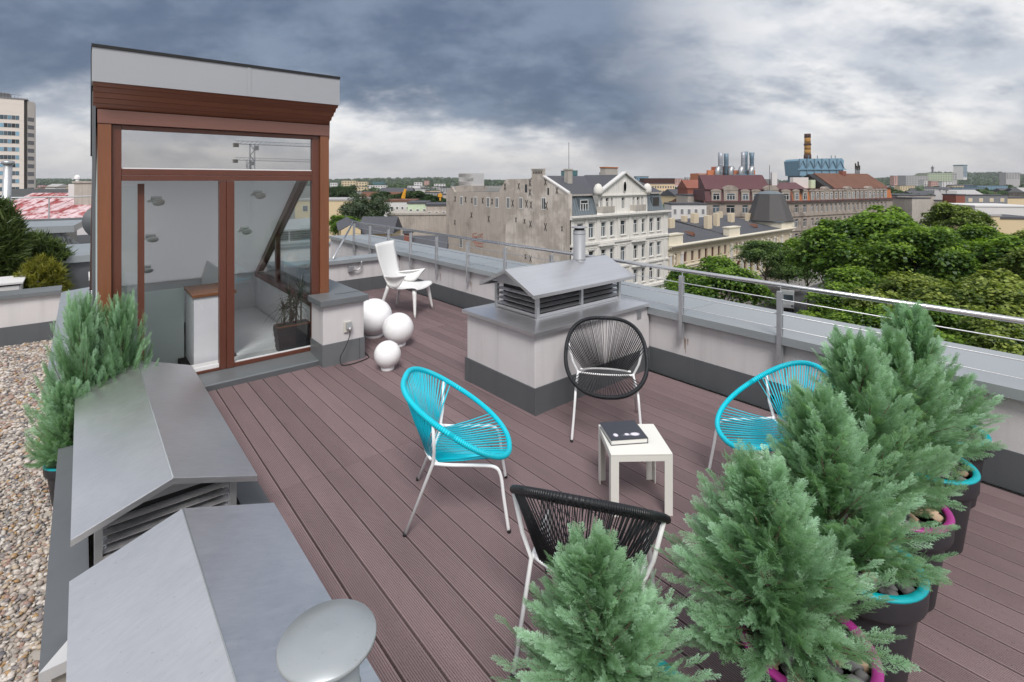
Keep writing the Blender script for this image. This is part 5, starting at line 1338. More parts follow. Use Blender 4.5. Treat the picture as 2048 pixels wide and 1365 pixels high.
block('peach_house', 'peach coloured house with white windows among the trees on the right', 'building', 1925, 432, 62, 50, 92, 'pastel_yellow', rot=-YAW - .25, depth=10, rows=1, colsn=3, roofm='pastel_grey')
block('white_flat_roofs', 'cluster of white flat roofed buildings behind the peach house', 'building', 1950, 414, 110, 40, 135, 'pastel_white', rot=-YAW - .2, depth=16, roofm='pastel_white', rows=1, colsn=9)
block('felt_roof_annex', 'dark felt roofed annex right of the peach house', 'building', 1985, 438, 80, 30, 98, 'pastel_yellow', rot=-YAW - .25, depth=10)
block('blank_gable', 'tall blank grey gable wall right of the brown tenement', 'building', 1795, 392, 75, 70, 165, 'gable_render', rot=-YAW + .0, depth=16)
block('blank_gable_dark', 'darker blank wall with exposed brick patch beside the tall gable', 'building', 1824, 398, 48, 60, 158, 'concrete', rot=-YAW + .25, depth=10)
for k, (px, lab) in enumerate(((1868, 'left one'), (1880, 'second one'), (1893, 'third one'), (1903, 'right one'))):
    b = block('steep_dormer_house', 'house with steep grey mansard dormer in the row right of the blank walls, ' + lab, 'house', px, 402, 12, 40, 165 + 3 * k, 'brown_stone', rot=-YAW - .5, depth=8)
    P = pix(px, 402, 165 + 3 * k); zt = P.z - STREET
    MB().hexa([(-.1, -.1, zt + .36), (2.1, -.1, zt + .36), (2.1, 4, zt + .36), (-.1, 4, zt + .36)], [(.3, .8, zt + 3.4), (1.5, .8, zt + 3.4), (1.5, 3, zt + 3.4), (.3, 3, zt + 3.4)]).build('mansard', 'pastel_grey', b)
block('red_brick_tower', 'red brick stair tower right of the steep dormers', 'building', 1912, 391, 18, 50, 160, 'red_brick', rot=-YAW, depth=5)
block('frame_canopy', 'long low grey frame building on the right', 'building', 1930, 392, 85, 14, 175, 'tower_grey', rot=-YAW, depth=5, rows=1, colsn=4, winm='pastel_yellow')
block('cream_hall', 'long cream hall at the right edge beyond the frame building', 'building', 2005, 397, 70, 14, 185, 'pastel_yellow', rot=-YAW, depth=12)
block('yellow_office', 'yellow office block with dark window bands and dark top right of the pediment', 'office', 1288, 369, 60, 36, 300, 'pastel_yellow', rot=-YAW - .1, depth=20, rows=4, colsn=12, roofm='tower_grey')
block('dark_office_top', 'dark upper storeys on the yellow office block', 'office', 1288, 358, 60, 10, 301, 'chimney_dark', rot=-YAW - .1, depth=18)
block('red_hall', 'low red hall beside the yellow office block', 'hall', 1347, 387, 42, 10, 280, 'red_sheet', rot=-YAW, depth=20, roofm='red_sheet')
block('brick_shed', 'brick shed with grey roof left of the brown tenement', 'shed', 1375, 377, 38, 24, 200, 'red_brick', rot=-YAW, depth=12, roof='gable_x', roofm='red_brick')
block('saw_roof_wall', 'beige yard wall with sloping top left of the brown tenement', 'building', 1375, 392, 36, 50, 140, 'gable_render', rot=-YAW + .2, depth=6, rows=1, colsn=1)
block('white_bay_row', 'row of white garage bays below the brick shed', 'garages', 1343, 410, 70, 22, 128, 'pastel_white', rot=-YAW, depth=6, rows=1, colsn=5, winm='tower_grey')
block('teal_tower', 'small teal glass tower behind the white tenement roof', 'tower', 1136, 342, 22, 20, 420, 'teal_glass', rot=-YAW + .4, depth=12, rows=4, colsn=5)
block('blue_steel_frame', 'blue steel frame structure behind the pediment chimney', 'structure', 1273, 354, 24, 12, 380, 'sky_blue_steel', rot=-YAW, depth=8, rows=2, colsn=5)
block('beige_skyline_block', 'beige block peeping over the white tenement roof', 'building', 1203, 346, 16, 14, 400, 'gable_render', rot=-YAW, depth=10)
# far skyline slabs
FAR = [(1812, 352, 44, 22, 900, 'pastel_grey'), (1843, 348, 30, 24, 1000, 'pastel_green'), (1855, 347, 50, 22, 980, 'pastel_green'), (1888, 347, 26, 14, 1100, 'pastel_grey'),
       (1848, 362, 26, 18, 700, 'pastel_white'), (1862, 363, 14, 16, 690, 'pastel_pink'), (1884, 364, 24, 12, 720, 'pastel_white'), (1788, 352, 22, 16, 1000, 'pastel_pink'),
       (2012, 346, 28, 12, 1200, 'pastel_grey'), (660, 366, 14, 10, 900, 'pastel_white'), (683, 362, 28, 14, 1000, 'pastel_yellow'), (712, 364, 22, 10, 1050, 'pastel_yellow'),
       (744, 364, 24, 8, 1200, 'teal_glass'), (735, 371, 36, 8, 700, 'pastel_white'), (710, 374, 24, 10, 560, 'pastel_yellow'), (666, 378, 22, 10, 500, 'pastel_pink'), (700, 384, 40, 8, 420, 'pastel_grey'),
       (848, 362, 10, 8, 1000, 'pastel_pink'), (828, 365, 16, 8, 900, 'pastel_white'), (815, 372, 22, 8, 620, 'pastel_white'), (840, 374, 44, 8, 560, 'pastel_grey'), (868, 368, 22, 6, 820, 'pastel_white'),
       (75, 371, 14, 8, 700, 'red_sheet'), (108, 370, 20, 12, 520, 'pastel_yellow'), (136, 374, 12, 10, 480, 'pastel_grey'), (152, 370, 22, 10, 620, 'pastel_grey'), (60, 376, 20, 8, 500, 'pastel_pink'),
       (1350, 358, 16, 8, 800, 'pastel_pink'), (1372, 356, 22, 14, 760, 'pastel_grey'), (1390, 352, 14, 18, 780, 'stack_blue'), (1905, 376, 70, 10, 500, 'stack_blue'), (1955, 372, 60, 6, 520, 'sky_blue_steel'),
       (1905, 372, 26, 6, 560, 'pastel_yellow'), (1800, 372, 30, 8, 480, 'pastel_yellow'), (1835, 378, 40, 8, 420, 'pastel_grey'), (880, 376, 26, 8, 300, 'pastel_grey'), (850, 386, 34, 40, 230, 'pastel_grey'), (895, 384, 20, 30, 240, 'pastel_white')]
nm = {'pastel_grey': 'grey', 'pastel_green': 'pale green', 'pastel_white': 'white', 'pastel_pink': 'pinkish', 'pastel_yellow': 'yellowish', 'teal_glass': 'teal glass', 'red_sheet': 'red roofed', 'stack_blue': 'blue grey', 'sky_blue_steel': 'blue'}
for (px, py, w, h, t, m_) in FAR:
    side = 'left of the stair house' if px < 200 else 'left of the blank wall' if px < 900 else 'near the power station' if px < 1600 else 'on the right skyline'
    block('city_block', 'small far %s block %s' % (nm[m_], side), 'building', px, py, w, h, t, m_, rows=max(2, h // 4), colsn=max(3, w // 5), depth=w / 1012 * t * .5, group='far %s blocks %s' % (nm[m_], side))
# random low roofs in between
rg = random.Random(21)
for k in range(46):
    t = rg.uniform(190, 620); px = rg.choice([rg.uniform(655, 905), rg.uniform(1340, 1400), rg.uniform(1780, 2060), rg.uniform(60, 190)])
    m_ = rg.choice(['pastel_yellow', 'pastel_white', 'pastel_grey', 'gable_render', 'brown_stone'])
    zt = rg.uniform(9, 15); py = 362 + (EYE - (STREET + zt)) / t * 1012
    side = 'left of the stair house' if px < 200 else 'left of the blank wall' if px < 910 else 'near the power station' if px < 1600 else 'on the right'
    rk = rg.choice(['gable_x', 'gable_x', 'flat']); rm = rg.choice(['roof_felt', 'rust_tile', 'pastel_grey', 'roof_felt'])
    ds_ = '%s %s town house with %s %s roof' % ({'pastel_yellow': 'yellow', 'pastel_white': 'white', 'pastel_grey': 'grey', 'gable_render': 'beige', 'brown_stone': 'brown'}[m_], 'nearer' if t < 330 else 'farther', 'flat' if rk == 'flat' else 'pitched', {'roof_felt': 'dark', 'rust_tile': 'rusty', 'pastel_grey': 'grey'}[rm])
    block('town_house', '%s, %s' % (ds_, side), 'house', px, py, rg.uniform(12, 26) * 1012 / t, 10 * 1012 / t, t, m_, roof=rk, rot=-YAW + rg.uniform(-.6, .6), depth=rg.uniform(8, 12), rows=2, colsn=6, roofm=rm, group='%s, %s' % (ds_, side))
from collections import defaultdict
_g = defaultdict(list)
for o in COL.objects:
    if o.parent is None and o.name.split('.')[0] in ('city_block', 'town_house'): _g[o['label']].append(o)
ORD = ['leftmost', 'second from the left', 'third from the left', 'fourth from the left', 'fifth from the left', 'sixth from the left', 'seventh from the left']
for lab, os_ in _g.items():
    if len(os_) < 2: continue
    def across(o): v = Vector(o.location); return (v.x * RGT[0] + v.y * RGT[1]) / (v.x * FWD[0] + v.y * FWD[1])
    os_.sort(key=across)
    for k, o in enumerate(os_): o['label'] = lab + ', ' + ('rightmost' if k == len(os_) - 1 else ORD[k])
bo = thing('blue_glass_block', 'pale blue glass office block on the right horizon', 'office', tuple(pix(1927, 352, 1300)), -YAW + .5)
def q_(v): return v / 1012 * 1300
for zz in range(11):
    for xx in range(8): MB().box(q_(-1 + 2.1 * xx) + .3, q_(-1 + 2.1 * (xx + 1)) - .3, -.5, -.05, q_(2.0 * zz - 3) + .5, q_(2.0 * zz - 1) - .4).build('panel', 'pane_blue' if (xx + zz) % 3 else 'sky_blue_steel', bo)
MB().box(q_(-1), q_(16), 0, q_(16), q_(-8), q_(20)).build('core', 'pastel_white', bo)
MB().box(q_(-1.4), q_(16.4), -.8, q_(16.4), q_(20), q_(22)).build('crown', 'teal_glass', bo)
hm = thing('radio_mast', 'thin grey radio mast on the right horizon', 'mast', tuple(pix(1865, 352, 1000)))
MB().lathe([(2.0, -10), (1.6, 14), (2.6, 14.2), (2.6, 17), (1.0, 17.2), (.6, 20)], 10).build('shaft', 'tower_grey', hm)

# ---- tan tower on the left
tt_ = 211; P = pix(48, 200, tt_)
tw = thing('office_tower', 'tall tan office tower with strip windows at the left edge', 'tower', (P.x, P.y, STREET), -YAW + R_(41))
TH = P.z - STREET; fh = 15.75 / 1012 * tt_
MB().box(-18, 0, 0, 16, 0, TH).build('front_wall', 'tan_panel', tw)
MB().box(.01, 1.0, .5, 15, 0, TH - .5).build('dark_recess', 'iron', tw)
sidew = MB().hexa([(1.01, .5, 0), (3.0, 3.2, 0), (3.0, 15, 0), (1.01, 15, 0)], [(1.01, .5, TH - .4), (3.0, 3.2, TH - .4), (3.0, 15, TH - .4), (1.01, 15, TH - .4)]).build('side_wall', 'tan_panel', tw)
MB().box(-18.2, 1.2, -.2, 16.2, TH, TH + .5).build('parapet', 'tower_grey', tw)
MB().box(-14, -4.5, 3, 12, TH + .5, TH + 2.6).build('plant_room', 'tower_grey', tw)
ra = MB()
for k in range(9): ra.box(-9 + k, -8.9 + k, 2.6, 2.7, TH + .5, TH + 3.6 - .32 * k)
ra.box(-9, -1, 2.6, 2.7, TH + 2.0, TH + 2.12); ra.build('roof_frame', 'iron', tw)
for i in range(13):
    z = TH - fh * (2.35 + i)
    if z < 2: break
    for j in range(9):
        x = -1.4 - 1.15 * j
        MB().box(x - 1.1, x - .03, -.05, -.003, z - .8, z + .9).build('window', 'pane_blue' if j % 2 == 0 else 'pane_dark', tw)
    MB().hexa([(1.10, .60, z - 1.1), (2.95, 3.1, z - 1.1), (2.90, 3.14, z - 1.1), (1.06, .64, z - 1.1)], [(1.10, .60, z + .6), (2.95, 3.1, z + .6), (2.90, 3.14, z + .6), (1.06, .64, z + .6)]).build('side_window', 'tower_grey', tw)
for z in range(20): MB().box(-18, -.02, -.03, -.002, TH - fh * (z + 1) + 1.2, TH - fh * (z + 1) + 1.26).build('panel_joint', 'tan_panel', tw)

# ---- left neighbours: red sheet roof, walls, chimneys, pipe
rr_ = thing('red_roof_house', 'house with faded red sheet metal roof on the left', 'house', tuple(pix(20, 440, 40)), -YAW + .0)
Wd = 175 / 1012 * 40
for k in range(10):
    x = -4 + k * 1.22
    MB().hexa([(x, 0, -.3), (x + 1.19, 0, -.3), (x + 1.19, .1, -.4), (x, .1, -.4)], [(x + .6, 5.5, 2.0), (x + 1.79, 5.5, 2.0), (x + 1.79, 5.6, 1.9), (x + .6, 5.6, 1.9)]).build('roof_sheet', 'red_sheet', rr_)
    MB().hexa([(x + 1.19, 0, -.3), (x + 1.22, 0, -.3), (x + 1.22, .1, -.3), (x + 1.19, .1, -.3)], [(x + 1.79, 5.5, 2.06), (x + 1.82, 5.5, 2.06), (x + 1.82, 5.6, 2.06), (x + 1.79, 5.6, 2.06)]).build('roof_seam', 'red_sheet', rr_)
MB().box(-6, 9, 5.6, 6.0, 1.5, 2.35).build('ridge_wall', 'zinc_dark', rr_)
MB().box(-6, 9, .2, 12, -16, -.6).build('wall', 'pastel_yellow', rr_)
c_ = MB().box(2.3, 4.1, 3.2, 4.2, .5, 2.9).build('chimney', 'concrete', rr_); MB().box(2.2, 4.2, 3.1, 4.3, 2.905, 3.05).build('chimney_cap', 'concrete', c_)
for x in (.75, 6.4):
    c_ = MB().box(x, x + .9, 4.4, 5.2, .8, 2.8).build('chimney', 'pastel_white', rr_); MB().lathe([(.12, 2.8), (.12, 3.2), (.22, 3.25), (.22, 3.4), (.1, 3.6)], 10, (x + .45, 4.8, 0)).build('chimney_pot', 'white_metal', c_)
gv = MB().prism([(-.6, 0), (2.5, -1.1), (-6, -1.1), (-6, .9), (-.9, .35)], 'y', -1.2, -.9).build('gable_verge', 'pastel_yellow', rr_)
nr = struct(MB().box(-14, .05, 11.95, 27.5, -1.0, -.55).build('neighbour_roof', 'zinc_mid'))
pbl = place(pebbles('gravel', [(-6, .05, 16.0, 27.4, 6000, .035, .06)], 9, -.53), 'gravel', 'pebble'); tag(pbl, 'pale gravel on the neighbouring flat roof behind the shrubs', 'gravel', kind='stuff')
nw = thing('neighbour_parapet', 'long low wall with skirting across the neighbouring roof at the left', 'parapet')
MB().box(-14, 2.0, 27.6, 28.0, -.7, .55).build('wall', 'stucco', nw); MB().box(-14, 2.0, 27.57, 27.598, -.7, -.1).build('skirting', 'zinc_dark', nw)
coping_run(nw, 'x', -14, 2, 2, 27.5, 28.1, .62, .60, .1, 'zinc_mid')
nrl = thing('neighbour_railing', 'thin railing on the neighbouring parapet at the left', 'railing', (0, 27.7, .6))
MB().tube([(-12, 0, .85), (1.5, 0, .9)], .03, 8).build('handrail', 'galvanised', nrl)
for x in range(-11, 2, 2): MB().tube([(x, 0, -.7), (x, 0, .86)], .025, 6).build('post', 'steel_dull', nrl)
fp = thing('flue_pipe', 'tall leaning grey flue pipe with a cap at the left edge', 'pipe', (-1.50, 17.8, -.55))
MB().tube([(0, 0, 0), (.10, 0, 3.1)], .085, 16).build('pipe', 'steel_dull', fp, True)
MB().lathe([(.09, 0), (.125, .02), (.125, .08), (.09, .10), (.0, .12)], 16, (.10, 0, 3.1)).build('cap', 'galvanised', fp, True)
hb = thing('roof_unit', 'grey boxy roof unit with slanted panels behind the pine shrub', 'roof unit', (-1.35, 20.5, -.55), -.1)
MB().box(-1.6, 1.0, 0, 2.4, 0, 1.15).build('casing', 'zinc_mid', hb); MB().box(-1.8, 1.2, -.2, 2.6, 1.151, 1.35).build('cap', 'zinc_light', hb)
for k in range(5): MB().hexa([(1.02 + .16 * k, -.1, 0), (1.14 + .16 * k, -.1, 0), (1.14 + .16 * k, .0, 0), (1.02 + .16 * k, 0, 0)], [(.75 + .10 * k, -.1, 1.3 - .12 * k), (.87 + .10 * k, -.1, 1.3 - .12 * k), (.87 + .10 * k, 0, 1.3 - .12 * k), (.75 + .10 * k, 0, 1.3 - .12 * k)]).build('panel', 'zinc_mid', hb)
wbx = thing('planter_box', 'pale wooden planter box at the far left edge', 'planter', (-1.28, 12.75, -.55))
for k in range(5): MB().box(-.5, .45, -.42, -.40, .04 + .17 * k, .19 + .17 * k).build('slat', 'pastel_white', wbx); MB().box(.45, .47, -.40, .4, .04 + .17 * k, .19 + .17 * k).build('slat', 'pastel_white', wbx)
MB().box(-.48, .44, -.39, .4, 0, .86).build('core', 'pastel_grey', wbx); MB().box(-.55, .5, -.45, .45, .90, .93).build('top_frame', 'pastel_white', wbx)
lb = thing('roof_hatch', 'low grey hatch with sloping white lid beside the stair house at the left', 'hatch', (.02, 15.2, -.55))
MB().box(-.45, .9, 0, 2.6, 0, .85).build('casing', 'zinc_dark', lb); MB().box(-.55, 1.0, -.1, 2.7, .851, 1.0).build('lid', 'zinc_light', lb); MB().box(.2, 1.0, -.9, -.15, 0, .55).build('step', 'stucco', lb); MB().box(.1, 1.1, -1.0, -.12, .551, .62).build('step_cap', 'white_metal', lb)
ds = thing('satellite_dish', 'dark grey satellite dish beside the stair house at the left', 'dish', (.40, 17.2, 1.05))
o = MB().lathe([(0, 0), (.25, .03), (.45, .10), (.46, .11)], 24).build('dish', 'zinc_dark', ds, True); o.rotation_euler = (R_(80), 0, R_(20)); MB().tube([(0, .1, -1.58), (0, .1, 0)], .03, 8).build('mast', 'galvanised', ds)

# ---- yellow crane, van
cr = thing('mobile_crane', 'yellow crane boom standing among the trees behind the workshop', 'crane', tuple(pix(798, 412, 150)), -YAW)
MB().tube([(0, 0, -10), (1.9, 0, 4.8)], .35, 4).build('boom', 'crane_yellow', cr); MB().tube([(1.0, 0, 2.2), (1.95, 0, 4.9)], .5, 4).build('boom_section', 'crane_yellow', cr); MB().box(-.6, 2.6, -1, 1, -.9, .4).build('cab', 'pastel_yellow', cr)
cr2 = thing('mobile_crane', 'second smaller yellow crane boom left of the blank wall', 'crane', tuple(pix(879, 404, 170)), -YAW)
MB().tube([(0, 0, -6), (.3, 0, 3.0)], .35, 4).build('boom', 'crane_yellow', cr2); MB().box(-.5, .9, -.4, .4, 1.6, 2.6).build('head', 'crane_yellow', cr2)
VP = pix(1574, 611, 80)
va = thing('van', 'white delivery van parked in the street between the trees', 'van', (VP.x, VP.y, STREET + .03), R_(-160))
MB().prism([(-2.6, .45), (-2.6, 2.25), (-2.4, 2.45), (1.0, 2.4), (1.75, 1.45), (2.55, 1.15), (2.65, .45)], 'y', -.98, .98).build('body', 'white_metal', va, bevel=.06)
MB().add([(1.08, -.82, 2.32), (1.08, .82, 2.32), (1.76, .88, 1.50), (1.76, -.88, 1.50)], [(0, 1, 2, 3)]).build('windscreen', 'pane_dark', va, loc=(.035, 0, .02))
for s in (-1, 1):
    MB().add([(.2, s * .985, 2.2), (.95, s * .985, 2.2), (1.55, s * .985, 1.5), (.2, s * .985, 1.5)], [(0, 1, 2, 3)]).build('side_window', 'pane_dark', va)
    MB().box(2.56, 2.68, s * .75 - .16, s * .75 + .16, .85, 1.08).build('headlight', 'glass_coated', va)
    for x in (-1.75, 1.7):
        o = MB().tube([(x, s * .98, .36), (x, s * .74, .36)], .36, 18).build('wheel', 'rubber', va); MB().tube([(x, s * .99, .36), (x, s * .95, .36)], .2, 14).build('rim', 'galvanised', o)
MB().box(2.6, 2.72, -.95, .95, .42, .62).build('bumper', 'iron', va)

# ---- two tower cranes on the far side of the street block behind the viewer (seen mirrored in the top pane)
def tower_crane(x, y, zt, j0, j1, lab, rz):
    c = thing('tower_crane', lab, 'crane', (x, y, STREET), rz); h = zt - STREET
    mb = MB()
    for dx in (-.6, .6):
        for dy in (-.6, .6): mb.tube([(dx, dy, 0), (dx, dy, h)], .07, 4)
    n = int(h / 1.6)
    for k in range(n):
        s_ = 1 if k % 2 else -1
        for e in (-.6, .6): mb.tube([(-.6 * s_, e, h * k / n), (.6 * s_, e, h * (k + 1) / n)], .06, 4)
    mb.build('mast', 'stack_grey', c)
    jb = MB().tube([(j0, -.4, h), (j1, -.4, h)], .07, 4).tube([(j0, .4, h), (j1, .4, h)], .07, 4).tube([(j0, 0, h + .9), (j1, 0, h + .9)], .06, 4)
    m = int((j1 - j0) / 1.2)
    for k in range(m): jb.tube([(j0 + 1.2 * k, -.4 if k % 2 else .4, h), (j0 + 1.2 * (k + 1), 0, h + .9)], .06, 4)
    jb.build('jib', 'stack_grey', c)
    MB().box(j0 - .4, j0 + 1.0, -.5, .5, h - .9, h + .2).build('counterweight', 'concrete', c); MB().box(.7, 1.6, -.6, .6, h - 1.6, h - .3).build('cab', 'pastel_white', c)
tower_crane(37.5, -147, 12.6, -4.5, 30, 'taller tower crane behind the viewer, mirrored in the top pane of the stair house', .05)
tower_crane(43.0, -175, 9.0, -4.5, 28, 'lower tower crane behind the viewer, mirrored below the taller one', -.1)
# ------------------------------------------------------------------ trees
def crown_mesh(seed, n_clump=260, per=70, leaf=.40, flat=.55, lobes=7, layer=True):
    """leafy crown of about unit radius: lobes -> clumps -> leaf quads"""
    r = np.random.default_rng(seed)
    C = [np.array([0, 0, -.05])]; Rd = [np.array([.55, .55, .50])]
    for i in range(lobes * 2):
        a = 2.39996 * i + r.uniform(-.5, .5); e = r.uniform(-.35, 1.1); q = r.uniform(.45, .72)
        C.append(np.array([math.cos(a) * math.cos(e) * q, math.sin(a) * math.cos(e) * q, math.sin(e) * q * .95])); s = r.uniform(.17, .36); Rd.append(np.array([s, s, s * r.uniform(.55, .85)]))
    cen = []; nor = []
    for i in range(n_clump):
        k = r.integers(1, len(C)) if r.uniform() < .88 else 0
        d = r.normal(0, 1, 3); d /= np.linalg.norm(d)
        if d[2] < -.4: d[2] *= -.6
        q = r.uniform(.6, 1.05) ** .5
        cen.append(C[k] + Rd[k] * d * q); nor.append(d)
    cen = np.array(cen); nor = np.array(nor)
    n = n_clump * per
    idx = np.repeat(np.arange(n_clump), per)
    cs = r.uniform(.05, .13, n_clump)[idx]
    off = r.normal(0, 1, (n, 3)) * np.stack([cs, cs, cs * flat * .45], 1)
    off[:, 2] -= .45 * (off[:, 0] ** 2 + off[:, 1] ** 2) / (cs + 1e-3)      # clumps droop at their edges
    P = cen[idx] + off
    # leaf axes
    out = off * np.array([1, 1, .3]); out /= np.linalg.norm(out, axis=1)[:, None] + 1e-6
    N = np.stack([r.normal(0, .6, n), r.normal(0, .6, n), np.ones(n)], 1) + nor[idx] * .5; N /= np.linalg.norm(N, axis=1)[:, None]
    U = out + r.normal(0, .45, (n, 3)); U -= N * np.sum(U * N, 1)[:, None]; U /= np.linalg.norm(U, axis=1)[:, None]; W = np.cross(N, U)
    L = (leaf * r.uniform(.55, 1.15, n))[:, None]; w = L * .42
    bend = N * L * -.18
    V = np.stack([P - W * w * .25, P + U * L * .45 - W * w + 0 * bend, P + U * L + bend, P + U * L * .45 + W * w], 1).reshape(-1, 3)
    F = np.arange(n * 4).reshape(-1, 4)
    hgt = np.clip(off[:, 2] / (cs * .6) * .5 + .5, 0, 1)  # clump tops get a lighter tint, top light put into the leaf colour
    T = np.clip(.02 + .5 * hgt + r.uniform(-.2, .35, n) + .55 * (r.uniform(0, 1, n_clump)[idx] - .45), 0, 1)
    return fast_mesh('crown', V, F, np.repeat(T, 4))
CR = [crown_mesh(1, 230, 110, .062), crown_mesh(2, 230, 110, .060, lobes=8), crown_mesh(3, 210, 120, .064, lobes=6), crown_mesh(4, 260, 70, .05, flat=.9, lobes=9)]
CTOP = []
for m_ in CR:
    zz = np.empty(len(m_.vertices) * 3, np.float32); m_.vertices.foreach_get('co', zz); CTOP.append(float(np.percentile(zz[2::3], 99.6)))
def trunk_mesh(seed):
    r = random.Random(seed); mb = MB()
    mb.tube(bez([(0, 0, 0), (.01, .02, .3), (-.02, .0, .62), (0, .0, .9)], 4), .032, 9, r2=.012)
    for k in range(6):
        a = 6.283 * k / 6 + r.uniform(-.4, .4); z = r.uniform(.38, .62)
        mb.tube(bez([(0, 0, z), (.12 * math.cos(a), .12 * math.sin(a), z + .1), (.28 * math.cos(a), .28 * math.sin(a), z + .26)], 3), .015, 6, r2=.004)
    return mb.mesh('trunk', True)
TRK = [trunk_mesh(1), trunk_mesh(2)]
for m_ in TRK: m_.materials.append(MATS['bark'])
def tree(px, py, t, r, lab, m_, var, rz=.78, grp=None, base=None):
    """tree whose top is seen at (px, py) at depth t, crown radius r (m)"""
    P = pix(px, py, t); zb = STREET if base is None else base
    T = thing('tree', lab, 'tree', (P.x, P.y, zb), (var * 1.7 + px) % 6.28, grp)
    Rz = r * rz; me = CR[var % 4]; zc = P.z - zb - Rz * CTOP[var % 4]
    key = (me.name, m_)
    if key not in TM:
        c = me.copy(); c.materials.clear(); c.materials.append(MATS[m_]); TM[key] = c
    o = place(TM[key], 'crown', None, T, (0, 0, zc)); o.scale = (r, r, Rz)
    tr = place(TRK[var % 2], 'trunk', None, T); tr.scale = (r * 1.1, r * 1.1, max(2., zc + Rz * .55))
    return T
TM = {}
G1 = 'leafy trees in the street on the right'
tree(1745, 421, 60, 8.2, 'largest leafy tree in the middle of the street on the right', 'leaf_chestnut', 0, .9, G1)
tree(1655, 462, 66, 5.0, 'leafy tree left of the largest one, in front of the brown tenement', 'leaf_chestnut', 1, 1.0, G1)
tree(1905, 408, 70, 4.2, 'tall olive green tree right of the largest one, rising to the dormer houses', 'leaf_olive', 2, 1.0, G1)
tree(1828, 455, 54, 6.6, 'leafy tree filling the gap below the olive tree', 'leaf_chestnut', 1, .9, G1)
tree(1975, 470, 52, 7.0, 'broad leafy tree at the right, behind the farthest conifer', 'leaf_chestnut', 0, .85, G1)
tree(2045, 462, 66, 5.2, 'yellowish tree at the right edge in front of the peach house', 'leaf_olive', 2, .8, G1)
tree(1532, 482, 84, 5.4, 'bluish green tree at the end of the cream palace', 'leaf_blue', 1, .72, G1)
tree(1616, 500, 74, 4.0, 'leafy tree between the palace end and the largest tree', 'leaf_chestnut', 2, .8, G1)
tree(1432, 520, 56, 5.6, 'round leafy tree in front of the cream palace', 'leaf_chestnut', 2, .9, G1)
tree(1360, 566, 54, 3.6, 'small leafy tree at the foot of the white tenement', 'leaf_chestnut', 1, .9, G1)
tree(1728, 545, 46, 5.2, 'leafy tree below the largest one, just above the handrail', 'leaf_chestnut', 2, .8, G1)
tree(1990, 560, 36, 5.2, 'windblown pale tree at the right edge beyond the handrail', 'leaf_olive', 0, .8, G1)
tree(1850, 560, 40, 5.2, 'windblown tree behind the tip of the farthest conifer', 'leaf_olive', 1, .8, G1)
tree(1770, 612, 38, 4.2, 'low bushy tree under the handrail, right of the van', 'leaf_chestnut', 0, .8, G1)
tree(1668, 612, 44, 3.0, 'low young tree right beside the van', 'leaf_chestnut', 1, .8, G1)
tree(1488, 628, 48, 2.8, 'low young tree under the handrail left of the van', 'leaf_chestnut', 2, .8, G1)
tree(2100, 500, 44, 5.6, 'windblown tree cut by the right edge', 'leaf_olive', 2, .9, G1)
tree(1920, 620, 30, 4.0, 'dark low tree under the handrail at the right', 'leaf_chestnut', 1, .9, G1)
tree(2060, 640, 26, 3.6, 'low tree under the handrail at the right edge', 'leaf_olive', 0, .9, G1)
tree(1692, 446, 64, 5.2, 'leafy tree behind and left of the largest one', 'leaf_chestnut', 2, .9, G1)
tree(1790, 442, 68, 5.4, 'leafy tree behind and right of the largest one', 'leaf_chestnut', 1, .85, G1)
tree(1938, 452, 62, 5.0, 'leafy tree below the olive green one, in front of the peach house', 'leaf_chestnut', 2, .9, G1)
tree(1575, 520, 90, 4.4, 'leafy tree at the street corner behind the van', 'leaf_blue', 0, .7, G1)
G2 = 'trees beyond the stair house'
tree(738, 388, 92, 5.6, 'grey green willow like tree right of the stair house', 'leaf_silver', 3, 1.0, G2)
tree(690, 432, 84, 3.4, 'small green tree in front of the yellow block', 'leaf_chestnut', 1, .9, G2)
tree(705, 424, 96, 3.8, 'green tree touching the yellow block', 'leaf_dark', 2, .9, G2)
tree(820, 383, 190, 13, 'wide dark dome of trees behind the yellow crane', 'leaf_dark', 0, .55, G2)
tree(770, 384, 200, 8, 'dark tree left of the yellow crane', 'leaf_dark', 2, .7, G2)
tree(862, 392, 180, 7, 'dark tree right of the yellow crane', 'leaf_dark', 1, .6, G2)
tree(690, 372, 250, 8, 'pair of dark trees on the skyline beside the stair house, left', 'leaf_dark', 0, .8, G2)
tree(662, 374, 260, 8, 'dark tree on the skyline touching the stair house', 'leaf_dark', 1, .8, G2)
tree(880, 402, 160, 4, 'small dark tree by the second crane boom', 'leaf_dark', 1, .8, G2)
